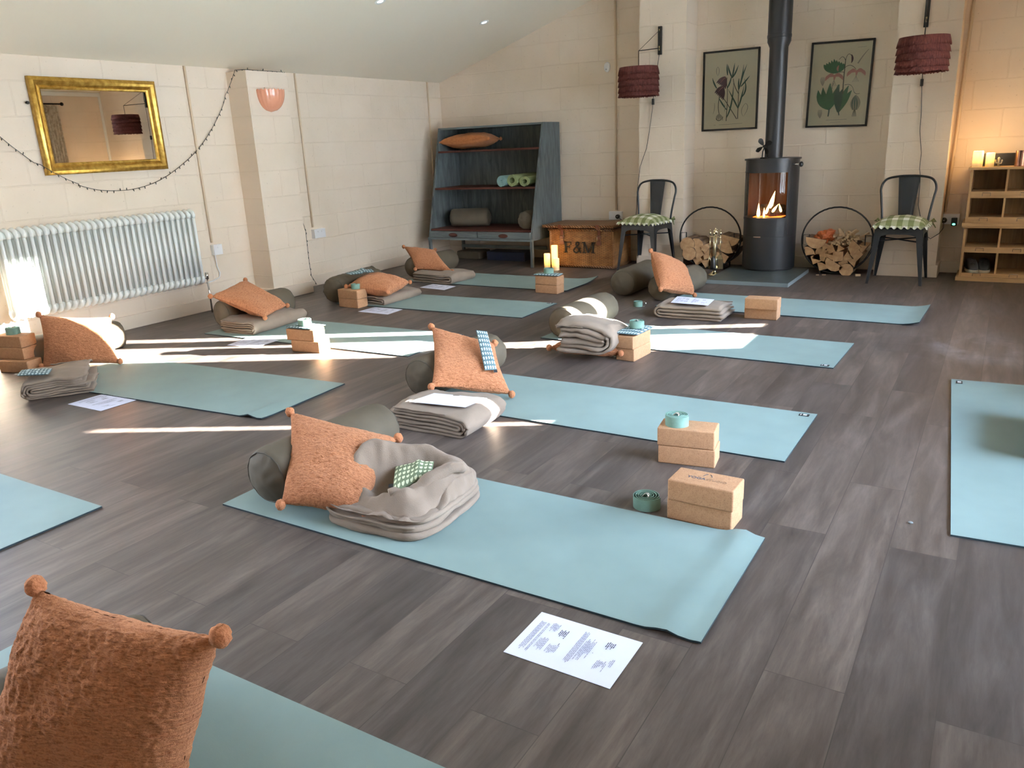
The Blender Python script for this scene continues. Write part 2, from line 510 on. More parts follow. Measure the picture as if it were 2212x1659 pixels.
# ---------------------------------------------------------------- yoga kit
def yoga_mat(label, near_left, near_right, width=.61, curl=None, tagpos=None, edge=M['mat_edge'], flip=1):
    """near_left -> near_right is the long edge nearer the camera (or the left edge for a turned mat)"""
    a, b = V((*near_left, 0)), V((*near_right, 0))
    L = (b - a).length; ang = math.atan2(b.y - a.y, b.x - a.x)
    root = empty('yoga_mat', (a + b) / 2, label, 'yoga mat', 'teal yoga mats on the floor', ang)
    nx, ny = 60, 20
    th = .006
    def z(x, y):
        u = x / L + .5; v = y / width
        h = .0006 + .0006 * noise.noise(V((x * 5 + near_left[0], y * 5, 0)))
        if curl:
            for kind, amt, rad in curl:
                if kind == 'right': d = (1 - u) * L
                elif kind == 'left': d = u * L
                elif kind == 'nr': d = math.hypot((1 - u) * L, v * width)
                elif kind == 'fr': d = math.hypot((1 - u) * L, (1 - v) * width)
                elif kind == 'nl': d = math.hypot(u * L, v * width)
                elif kind == 'hump':
                    d0 = (1 - u) * L; h += amt * math.exp(-((d0 - rad) / .035) ** 2) * max(0, 1 - v * 1.4); continue
                elif kind == 'humpf':
                    d0 = (1 - u) * L; h += amt * math.exp(-((d0 - rad) / .04) ** 2) * max(0, v * 1.6 - .6); continue
                if d < rad: h += amt * (1 - d / rad) ** 2
        return h
    top, side = MB(), MB()
    vs = []; fs = []
    for j in range(ny + 1):
        for i in range(nx + 1):
            x = (i / nx - .5) * L; y = j / ny * width
            vs.append((x, y, z(x, y) + th))
    for j in range(ny):
        for i in range(nx):
            q = j * (nx + 1) + i
            fs.append((q, q + 1, q + nx + 2, q + nx + 1))
    top.add(vs, fs)
    o = top.build('top_layer', M['mat'], root, smooth=True)
    # underside and rim
    low = [(x, y, zz - th) for x, y, zz in vs]
    n = len(vs)
    allv = [(x, y, zz - .0012) for x, y, zz in vs] + low
    sf = [tuple(n + i for i in f[::-1]) for f in fs]
    ring = [i for i in range(nx + 1)] + [j * (nx + 1) + nx for j in range(1, ny + 1)] + [ny * (nx + 1) + i for i in range(nx - 1, -1, -1)] + [j * (nx + 1) for j in range(ny - 1, 0, -1)]
    for k in range(len(ring)):
        p, q = ring[k], ring[(k + 1) % len(ring)]
        sf.append((p, n + p, n + q, q))
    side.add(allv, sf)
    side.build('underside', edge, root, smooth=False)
    if tagpos:
        tx, ty = tagpos
        X, Y = tx * L / 2 - math.copysign(.05, tx), ty
        g = MB().box((X - .022, Y - .014, .0068), (X + .022, Y + .014, .0085))
        lb = g.build('brand_tag', M['black_tag'], root)
        gg = MB().box((X - .004, Y - .008, .0086), (X + .012, Y + .008, .0090)); gg.box((X - .016, Y - .008, .0086), (X - .012, Y + .008, .0090))
        gg.build('tag_emblem', M['white_ink'], lb)
    return root

def cushion(label, cs, thick=.13, mt=None, n=44, fluff=.004, sag=(0, 0), poms=(1, 1, 1, 1), pin=.042, group='rust pompom cushions', pr=.018, seed=0, both=1.0, cat='cushion', name='cushion'):
    cs = [V(c) for c in cs]                     # TL TR BR BL, seen from the front
    c0 = sum(cs, V()) / 4
    root = empty(name, (c0.x, c0.y, min(c.z for c in cs)), label, cat, group)
    mt = mt or M['rust']
    nr = (cs[1] - cs[0]).cross(cs[3] - cs[0]).normalized()      # away from the viewer side is -nr
    W = ((cs[1] - cs[0]).length + (cs[2] - cs[3]).length) / 2
    def P(u, v):
        # pulled-in sides, pointed corners
        uu = u + (0.5 - u) * pin * 2 * (1 - (2 * v - 1) ** 2) ** 1.0 * (abs(2 * u - 1)) ** 1.5
        vv = v + (0.5 - v) * pin * 2 * (1 - (2 * u - 1) ** 2) ** 1.0 * (abs(2 * v - 1)) ** 1.5
        top = cs[0].lerp(cs[1], uu); bot = cs[3].lerp(cs[2], uu)
        p = top.lerp(bot, vv)
        e = max(0, (1 - abs(2 * u - 1) ** 2.6)) * max(0, (1 - abs(2 * v - 1) ** 2.6))
        h = thick / 2 * e ** .52 + .003 * min(1, e * 30)
        return p, h, e
    b = MB(); uvs = []
    for side in (1, -1):
        vs = []; fs = []
        for j in range(n + 1):
            for i in range(n + 1):
                u, v = i / n, j / n
                p, h, e = P(u, v)
                q = p - nr * (h * side * (both if side < 0 else 1.0))
                w = min(1, e * 8)
                lump = noise.fractal(q * 7 + V((seed * 3.1, 0, 0)), 1, 2, 2) * .012 * w
                fz = noise.fractal(q * 70, 1, 2, 2) * fluff
                dent = 0
                if side > 0 and (sag[0] or sag[1]):
                    dent = -sag[0] * math.exp(-(((u - .5) / .28) ** 2 + ((v - sag[1]) / .3) ** 2))
                q = q - nr * side * (lump + fz + dent)
                q.z = max(q.z, .009)
                vs.append(q); uvs.append((u, v))
        for j in range(n):
            for i in range(n):
                k = j * (n + 1) + i
                f = (k, k + 1, k + n + 2, k + n + 1)
                fs.append(f if side < 0 else f[::-1])
        b.add(vs, fs)
    vv = b.v
    o = b.build('cover', mt, root, smooth=True, weld=False)
    me = o.data; ul = me.uv_layers.new(name='UVMap')
    for lp in me.loops: ul.data[lp.index].uv = uvs[lp.vertex_index]
    o.data.transform(Matrix.Translation(-V(root.location)))
    for k, cc in enumerate(cs):
        if not poms[k]: continue
        out = (cc - c0).normalized()
        p = cc + out * pr * .15
        p.z = max(p.z, pr + .008)
        pb = MB(); nn = 14
        vs2 = []; m_ = 9
        pb.ball(p, pr, n=16, sc=(1, 1, 1.1))
        for i_, q in enumerate(pb.v):
            d = V(q) - p
            pb.v[i_] = tuple(p + d * (1 + .16 * noise.noise(V(q) * 120)) )
        pb.tube([cc - out * .02, p], [.009, .012], 8)
        po = pb.build('pompom', mt, root, smooth=True)
        po.data.transform(Matrix.Translation(-V(root.location)))
    return root

def bolster(label, p0, p1, r=.108, h=None, strap=False, crumple=0, seed=0, group='olive bolsters', name='bolster'):
    """round bolster; p0 = near end, p1 = far end (centres of the ends)"""
    p0, p1 = V((*p0, 0)) if len(p0) == 2 else V(p0), V((*p1, 0)) if len(p1) == 2 else V(p1)
    base = p0.z
    a = (p1 - p0); a.z = 0; L = a.length; ang = math.atan2(a.y, a.x)
    root = empty(name, (p0 + p1) / 2, label, 'bolster', group, ang)
    nz, nc = 60, 56
    def rad(s, ang_):
        d = min(s, L - s)                       # distance from the nearer end
        k = 1.0 if d > .05 else math.sqrt(max(0, 1 - ((.05 - d) / .05) ** 2)) * .13 + .87
        w = math.exp(-d / .06)
        f = 1 + w * (.02 + .05 * crumple) * noise.noise(V((math.cos(ang_) * 5, math.sin(ang_) * 5, seed + s * 4))) * 2
        f += .012 * noise.noise(V((s * 9, math.cos(ang_) * 2, math.sin(ang_) * 2 + seed)))
        f += crumple * .05 * noise.noise(V((s * 22, math.cos(ang_) * 4, math.sin(ang_) * 4 + seed)))
        return r * k * f
    def pt(s, ang_, rr):
        y, z = math.cos(ang_) * rr, math.sin(ang_) * rr
        z = z if z > 0 else z * .94
        if z < -r * .86: z = -r * .86 - (abs(z) - r * .86) * .25
        return (s - L / 2, y * 1.03, z + r * .90)
    b = MB(); vs = []; fs = []
    for i in range(nz + 1):
        t_ = i / nz
        s = L * (t_ + .04 * math.sin(2 * PI * t_) * -1)
        for k in range(nc):
            a_ = 2 * PI * k / nc
            vs.append(pt(s, a_, rad(s, a_)))
    for i in range(nz):
        for k in range(nc):
            fs.append((i * nc + k, i * nc + (k + 1) % nc, (i + 1) * nc + (k + 1) % nc, (i + 1) * nc + k))
    b.add(vs, fs)
    b.build('cover', M['olive'], root, smooth=True)
    for e, s in ((-1, 0), (1, L)):
        eb = MB(); vs = []; fs = []
        m_ = 10
        for j in range(m_ + 1):
            q = j / m_
            for k in range(nc):
                a_ = 2 * PI * k / nc
                R_ = rad(s, a_) * q
                dome = e * (.026 * (1 - q * q) + .004 * noise.noise(V((math.cos(a_) * 3 * q, math.sin(a_) * 3 * q, seed))))
                x, y, z = pt(s, a_, R_)
                vs.append((x + dome, y, z))
        for j in range(m_):
            for k in range(nc):
                fs.append((j * nc + k, j * nc + (k + 1) % nc, (j + 1) * nc + (k + 1) % nc, (j + 1) * nc + k))
        eb.add(vs, fs)
        ep = eb.build('end_panel', M['olive'], root, smooth=True)
        sm = MB()
        sm.tube([pt(s + e * .0, 2 * PI * k / nc, rad(s, 2 * PI * k / nc) + .001) for k in range(nc)], .0022, 6, closed=True)
        sm.build('piping', M['seam'], ep, smooth=True)
    if strap:
        sb = MB()
        pts = []
        for k in range(15):
            tt = k / 14
            pts.append(V((-L / 2 - .018 - .018 * math.sin(PI * tt), -.02 + .02 * math.sin(PI * tt), .045 + tt * .12)))
        for a_, b_ in zip(pts[:-1], pts[1:]):
            d = (b_ - a_); sb.box((a_ + b_) / 2 - V((.002, .014, d.length / 2 + .001)), (a_ + b_) / 2 + V((.002, .014, d.length / 2 + .001)))
        sb.build('carry_handle', M['olive'], root)
    root.location.z = base
    return root

def blanket(label, c, rz, w, d, h, n=3, t=None, seed=0, jit=.012, rumple=1, hang=0, open_side=0, group='folded taupe fleece blankets', tilt=0, flare=0):
    """nested folds: n sheets bent round at local +x, extruded along local y (width w)"""
    root = empty('blanket', (*c[:2], c[2] if len(c) > 2 else 0), label, 'blanket', group, rz)
    lay = 2 * n
    t = t or h / lay * .80
    rnd = random.Random(seed)
    for k in range(n):
        R = h / 2 - t / 2 - k * (h / lay)
        ins = k * (h / lay) * .9
        path = []
        xl_t = -d / 2 + rnd.uniform(-jit, jit) * 1.5; xl_b = -d / 2 + rnd.uniform(-jit, jit) * 1.5
        xr = d / 2 - h / 2
        m_ = 16
        for i in range(m_ + 1): path.append((xl_t + (xr - xl_t) * i / m_, h / 2 + R))
        for i in range(1, 12):
            a = PI / 2 - PI * i / 12
            path.append((xr + max(R, .004) * math.cos(a) * (1 + .1 * k), h / 2 + R * math.sin(a)))
        for i in range(m_ + 1): path.append((xr + (xl_b - xr) * i / m_, h / 2 - R))
        # centre line -> outline ring
        b = MB(); ny = 26
        ring_n = None
        vs = []
        for j in range(ny + 1):
            y = (j / ny - .5) * w
            edge = 1 - abs(2 * j / ny - 1) ** 10
            top, bot = [], []
            for i, (x, z) in enumerate(path):
                p, q = path[max(i - 1, 0)], path[min(i + 1, len(path) - 1)]
                dx, dz = q[0] - p[0], q[1] - p[1]; l = math.hypot(dx, dz) or 1
                nx_, nz_ = -dz / l, dx / l
                tt = t / 2 * (.75 + .25 * edge) * (1 + .25 * noise.noise(V((x * 14, y * 9, seed + k * 5.3 + z * 30))))
                top.append((x + nx_ * tt, z + nz_ * tt)); bot.append((x - nx_ * tt, z - nz_ * tt))
            ring = top + bot[::-1]
            for (x, z) in ring:
                yy = y + (noise.noise(V((x * 6, z * 60 + k, seed))) * jit) * (2 * j / ny - 1)
                q = V((x, yy, z))
                f = min(1, max(0, z / h))
                dz = .020 * rumple * f * noise.noise(V((x * 5, yy * 5, seed * 1.7))) + .007 * rumple * f * noise.noise(V((x * 16, yy * 13, seed + 9)))
                sag_ = -h * .14 * f * (abs(2 * yy / w)) ** 3
                q.x += .010 * rumple * noise.noise(V((yy * 8, z * 20, seed + 4))) + flare * (1 - f) * (1 if x > 0 else -1) * .02
                q.z = max(.0015, z + dz + sag_)
                vs.append(q)
            ring_n = len(ring)
        fs = []
        for j in range(ny):
            for i in range(ring_n):
                i2 = (i + 1) % ring_n
                fs.append((j * ring_n + i, j * ring_n + i2, (j + 1) * ring_n + i2, (j + 1) * ring_n + i))
        half = ring_n // 2
        for j in (0, ny):
            for i in range(half - 1):
                q = (j * ring_n + i, j * ring_n + i + 1, j * ring_n + ring_n - 2 - i, j * ring_n + ring_n - 1 - i)
                fs.append(q if j == 0 else q[::-1])
        b.add(vs, fs)
        if k == 0: B0 = b
        else: B0.add(b.v, b.f)
    B0.build('folded_cloth', M['taupe'], root, smooth=True, weld=False)
    # stitched hem line along the open front edge
    hm = MB()
    hm.tube([(-d / 2 + .01 + (d - h * 1.1) * i / 16, -w / 2 - .001, h - .004 - .010 * (1 if True else 0) + .004 * noise.noise(V((i * .4, seed, 0)))) for i in range(17)], .0042, 6)
    hm.build('hem', M['taupe'], root, smooth=True)
    return root

def cork_block(label, c, rz, z=0, lx=.222, ly=.118, h=.0745, group='cork yoga blocks', text=False):
    root = MB().box((-lx / 2, -ly / 2, 0), (lx / 2, ly / 2, h), bev=.006).build('yoga_block', M['cork'], smooth=True, angle=40)
    root.location = (*c, z); root.rotation_euler = (0, 0, rz)
    tag(root, label, 'yoga block', group)
    if text:
        def word(s, x, y, size, m):
            cu = bpy.data.curves.new('lettering', 'FONT'); cu.body = s; cu.size = size; cu.extrude = .0003; cu.offset = .0003
            cu.align_x = 'LEFT'; cu.materials.append(m)
            tmp = bpy.data.objects.new('lettering_curve', cu); me_ = bpy.data.meshes.new_from_object(tmp); bpy.data.objects.remove(tmp)
            to = bpy.data.objects.new('lettering', me_); C.objects.link(to); to.parent = root; to.location = (x, y, h + .0004)
            return to
        word('YOGA', -.062, -.012, .022, M['print_dark'])
        word('STUDIO', .002, -.012, .0195, M['cork_ink'])
        lg = MB()
        for s_ in (-1, 1):
            pts = [V((s_ * (.004 + .011 * abs(math.sin(a * .5))) , .026 + .009 * math.cos(a), h + .0006)) for a in [i * PI / 5 for i in range(9)]]
            lg.tube(pts, .0011, 5)
        lg.build('emblem', M['print_dark'], root)
    return root
M['cork_ink'] = mat('faded_ink', (.30, .17, .095), .8)

def strap_roll(label, c, z=0, r=.047, h=.038, turns=4, rz=0, buckle=True, group='rolled sage yoga straps', ring_side=False):
    root = empty('yoga_strap', (*c, z), label, 'yoga strap', group, rz)
    b = MB()
    N = 150; vs = []; fs = []
    th = .0030
    for i in range(N + 1):
        f = i / N
        a = 2 * PI * turns * f
        rr = .016 + (r - .016) * f
        rr *= 1 + .05 * math.sin(a * 1.0 + 1)
        lift = .0025 * noise.noise(V((a * .4, 0, r))) + .002
        for (dr, zz) in ((-th / 2, 0), (th / 2, 0), (th / 2, h), (-th / 2, h)):
            vs.append(((rr + dr) * math.cos(a), (rr + dr) * math.sin(a), max(0, zz + (lift if zz else 0))))
    for i in range(N):
        for k in range(4):
            fs.append((i * 4 + k, i * 4 + (k + 1) % 4, (i + 1) * 4 + (k + 1) % 4, (i + 1) * 4 + k))
    fs += [(0, 1, 2, 3), (N * 4 + 3, N * 4 + 2, N * 4 + 1, N * 4)]
    b.add(vs, fs)
    b.build('webbing', M['sage'], root, smooth=True, angle=50)
    if buckle:
        for dx in (0, .008):
            k = MB()
            if ring_side:
                pts = [V((r + .014 + .016 * math.cos(a), dx - .004, h / 2 + .018 * math.sin(a))) for a in [2 * PI * i / 18 for i in range(18)]]
            else:
                pts = [V((.012 * math.cos(a) - .002, dx - .006 + .008 * math.sin(a), h - .004 + .010 * math.sin(a + .4))) for a in [2 * PI * i / 18 for i in range(18)]]
            k.tube(pts, .0016, 6, closed=True)
            k.build('buckle_ring', M['steel'], root, smooth=True)
    return root

def eye_pillow(label, cs, mt, thick=.022, fold=0, group='patterned eye pillows'):
    """small bean bag; cs = 4 corners in the world (TL TR BR BL)"""
    cs = [V(c) for c in cs]
    c0 = sum(cs, V()) / 4
    root = empty('eye_pillow', c0, label, 'eye pillow', group)
    nr = (cs[1] - cs[0]).cross(cs[3] - cs[0]).normalized()
    n, m_ = 30, 20
    b = MB(); uvs = []
    for side in (1, -1):
        vs = []; fs = []
        for j in range(m_ + 1):
            for i in range(n + 1):
                u, v = i / n, j / m_
                p = cs[0].lerp(cs[1], u).lerp(cs[3].lerp(cs[2], u), v)
                e = max(0, 1 - abs(2 * u - 1) ** 3) * max(0, 1 - abs(2 * v - 1) ** 3)
                q = p - nr * side * (thick / 2 * e ** .5 + e * .005 * noise.noise(p * 40))
                if fold: q = q - nr * fold * math.exp(-((u - .62) / .1) ** 2) * (1 - v * .6)
                vs.append(q - c0); uvs.append((u, v))
        for j in range(m_):
            for i in range(n):
                k = j * (n + 1) + i; f = (k, k + 1, k + n + 2, k + n + 1)
                fs.append(f if side < 0 else f[::-1])
        b.add(vs, fs)
    o = b.build('cover', mt, root, smooth=True, weld=False)
    ul = o.data.uv_layers.new(name='UVMap')
    for lp in o.data.loops: ul.data[lp.index].uv = uvs[lp.vertex_index]
    e = (cs[0].lerp(cs[3], .7) - c0); d = (cs[0] - cs[1]).normalized()
    tg = MB(); tg.add([e, e + d * .016, e + d * .016 + (cs[3] - cs[0]).normalized() * .02, e + (cs[3] - cs[0]).normalized() * .02], [(0, 1, 2, 3)])
    tg.add([V(q) - nr * .0015 for q in tg.v], [(0, 3, 2, 1)])
    tg.build('side_label', M['black_tag'], root)
    return root

def paper(label, cs, text=True, group='printed handouts', lift=0):
    """A4 sheet; cs = 4 corners: the top edge of the page runs cs[1]-cs[2]"""
    cs = [V(c) if len(c) == 3 else V((*c, .0012)) for c in cs]
    c0 = sum(cs, V()) / 4
    root = empty('handout', c0, label, 'paper', group)
    b = MB(); n = 12; vs = []; fs = []
    def P(u, v): return cs[0].lerp(cs[1], u).lerp(cs[3].lerp(cs[2], u), v) - c0
    for j in range(n + 1):
        for i in range(n + 1):
            p = P(i / n, j / n); u, v = i / n, j / n
            p.z += lift * ((2 * u - 1) ** 2) * .5 + .0006
            vs.append(p)
    for j in range(n):
        for i in range(n):
            k = j * (n + 1) + i; fs.append((k, k + 1, k + n + 2, k + n + 1))
    k0 = len(vs)
    b.add(vs + [V(q) + V((0, 0, -.0007)) for q in vs], fs + [tuple(k0 + i for i in f[::-1]) for f in fs] )
    b.build('sheet', M['paper'], root, weld=False)
    if text:
        pr, dk = MB(), MB()
        def bar(B, u0, u1, v0, v1):
            pts = [P(u, v) + V((0, 0, .0012 + lift * ((2 * u - 1) ** 2) * .5)) for u, v in ((u0, v0), (u1, v0), (u1, v1), (u0, v1))]
            B.add(pts, [(0, 1, 2, 3)])
        rnd = random.Random(3)
        def para(u0, n_, v0, v1, B=pr, step=.0135, ragged=.04, hgt=.0065):
            for k in range(n_):
                u = u0 + k * step
                a, c = v0 + rnd.uniform(0, ragged), v1 - rnd.uniform(0, ragged * 2)
                v = a
                while v < c:
                    w = rnd.uniform(.02, .07)
                    bar(B, u, u + hgt, v, min(v + w, c)); v += w + .009
        para(.075, 4, .17, .86); para(.145, 2, .16, .86); para(.19, 6, .14, .36); para(.19, 6, .48, .84, ragged=.1)
        para(.30, 5, .22, .44, dk, .016, .05, .008); para(.30, 7, .56, .78); para(.37, 1, .5, .66, dk)
        para(.50, 4, .12, .86); para(.565, 7, .22, .74, ragged=.12); para(.68, 1, .46, .56, dk)
        para(.74, 5, .18, .36, dk, .016, .05, .008); para(.76, 7, .55, .82, ragged=.08); para(.86, 3, .48, .70, ragged=.06)
        pr.build('print', M['print'], root, weld=False)
        dk.build('bold_print', M['print_dark'], root, weld=False)
    return root

# --- mats (labels name the neighbours)
yoga_mat('teal mat in the middle foreground under draped blanket, right end creased', (-2.362, 1.705), (-.531, 1.695), .617, [('right', .004, .06), ('hump', .012, .10), ('humpf', .02, .07)])
yoga_mat('teal mat with paired blocks and strap on its near edge, second row', (-2.455, 2.985), (-.62, 2.975), .614, None, (1, .575))
yoga_mat('teal mat crossed by bright sun beside white-lit bolster', (-2.531, 4.43), (-.69, 4.388), .59, None, (1, .03))
yoga_mat('teal mat in front of the stove, right end rising', (-2.205, 5.655), (-.382, 5.600), .61, [('right', .022, .13)])
yoga_mat('teal mat at left in front of the radiator, near corner buckled', (-4.79, 2.345), (-2.993, 2.455), .635, [('nr', .006, .1), ('hump', .016, .09)])
yoga_mat('teal mat crossed by sun bands near the pilaster', (-4.945, 3.655), (-3.07, 3.70), .625)
yoga_mat('teal mat below the hamper row, small black corner label', (-4.80, 4.895), (-2.97, 4.93), .575, None, (1, .55))
yoga_mat('farthest teal mat with cork blocks and candles behind', (-4.97, 6.03), (-3.15, 6.00), .61, [('fr', .03, .28), ('right', .008, .1)])
yoga_mat('bare end of blue mat at left edge of the frame', (-4.60, .86), (-2.768, .872), .612)
yoga_mat('pale turned mat at the right edge, lit by daylight', (.583, 2.63), (.48, 4.43), .61, None, (1, .575))
yoga_mat('teal mat under the nearest cushion, bottom left', (-2.15, .425), (-.32, .435), .61)

# --- bolsters
bolster('olive bolster on the foreground mat, propping a rust cushion', (-2.215, 1.80), (-2.185, 2.42), .112, seed=1)
bolster('olive bolster behind the cushion with the patterned eye pillow', (-2.475, 3.07), (-2.44, 3.70), .112, seed=2)
bolster('sunlit pale bolster with a side handle, before the striped mat', (-2.385, 4.47), (-2.36, 5.08), .112, strap=True, seed=3)
bolster('olive bolster left of the paired two near the stove', (-2.62, 5.98), (-2.62, 6.60), .115, seed=4)
bolster('olive bolster behind the standing cushion near the stove', (-2.25, 5.86), (-2.16, 6.46), .112, seed=5)
bolster('olive bolster under the tilted cushion before the pilaster', (-4.985, 3.86), (-4.93, 4.47), .112, seed=6)
bolster('crumpled olive bolster beside the skirting with green blocks in front', (-4.845, 4.93), (-4.93, 5.55), .118, crumple=1, seed=7)
bolster('farthest floor bolster, against the left skirting', (-5.02, 6.24), (-4.98, 6.86), .11, seed=8)
bolster('olive bolster mostly hidden behind the radiator cushion', (-5.30, 2.56), (-5.20, 3.16), .10, seed=9)
bolster('olive bolster peeping over the nearest cushion', (-1.79, .34), (-1.66, .935), .103, seed=10)

# --- cushions
cushion('rust boucle cushion leaning on the foreground bolster', [(-2.295, 2.025, .275), (-1.879, 2.163, .185), (-1.735, 1.80, .05), (-2.054, 1.716, .065)], .14, n=110, fluff=.003, seed=1)
cushion('rust cushion standing behind the blanket with a paper on it', [(-2.56, 3.304, .32), (-2.204, 3.368, .246), (-2.016, 3.213, .036), (-2.305, 2.938, .118)], .12, n=90, fluff=.003, sag=(.02, .35), seed=2)
cushion('rust cushion half blazing in sunlight below the radiator', [(-5.10, 2.595, .35), (-4.877, 2.93, .285), (-4.72, 2.832, .010), (-5.10, 2.545, .018)], .15, n=70, fluff=.003, seed=3)
cushion('rust cushion tilted on a folded blanket before the pilaster', [(-4.941, 3.755, .266), (-5.068, 4.196, .308), (-4.697, 4.253, .117), (-4.509, 3.859, .115)], .11, seed=4)
cushion('rust cushion lying flat beneath a crumpled eye pillow', [(-4.636, 4.868, .165), (-4.732, 5.286, .190), (-4.312, 5.307, .145), (-4.21, 4.893, .137)], .15, seed=5)
cushion('rust cushion farthest back, leaning before the grey shelf unit', [(-5.24, 6.40, .283), (-4.83, 6.385, .264), (-4.50, 6.20, .092), (-4.91, 6.15, .105)], .12, seed=6)
cushion('rust cushion standing on edge in front of the stove', [(-2.357, 5.94, .384), (-2.219, 6.25, .24), (-2.013, 5.999, .04), (-2.146, 5.61, .145)], .17, seed=7)
cushion('nearest rust cushion filling the bottom left corner', [(-1.535, .663, .449), (-1.09, .737, .435), (-1.225, .680, .03), (-1.645, .507, .045)], .15, n=210, fluff=.0036, seed=8, pr=.02)
cushion('rust cushion squashed flat beneath the pale rumpled blanket', [(-2.20, 4.24, .06), (-1.86, 4.30, .06), (-1.82, 4.12, .045), (-2.27, 4.08, .045)], .10, seed=9)
cushion('ochre cushion lying on the top shelf', [(-5.43, 7.72, 1.29), (-4.83, 7.72, 1.31), (-4.80, 7.43, 1.315), (-5.46, 7.43, 1.30)], .15, mt=M['rust_dark'], group='rust pompom cushions', seed=10, pin=.02)

# --- blankets
blanket('folded blanket with a printed sheet on top', (-2.11, 2.815), .02, .33, .42, .118, 3, seed=2)
blanket('pale rumpled blanket heaped over a squashed cushion', (-2.02, 4.18, .045), .04, .32, .37, .175, 3, seed=5, jit=.03, rumple=2)
blanket('folded blanket under a printed sheet near the stove', (-1.83, 5.44), PI + .02, .30, .50, .10, 2, seed=6)
blanket('folded blanket topped by a blue eye pillow at the left edge', (-4.56, 2.34), math.radians(236), .36, .33, .125, 4, seed=7, jit=.03, rumple=1.4)
blanket('cream-edged folded blanket below the tilted cushion', (-4.69, 4.02), .08, .56, .33, .105, 3, seed=8)
blanket('thin folded blanket below the flat cushion beside blocks', (-4.47, 5.20), .0, .50, .34, .085, 2, seed=9)
blanket('farthest folded blanket before the grey shelf unit', (-4.60, 6.20), -.08, .36, .50, .095, 2, seed=10)

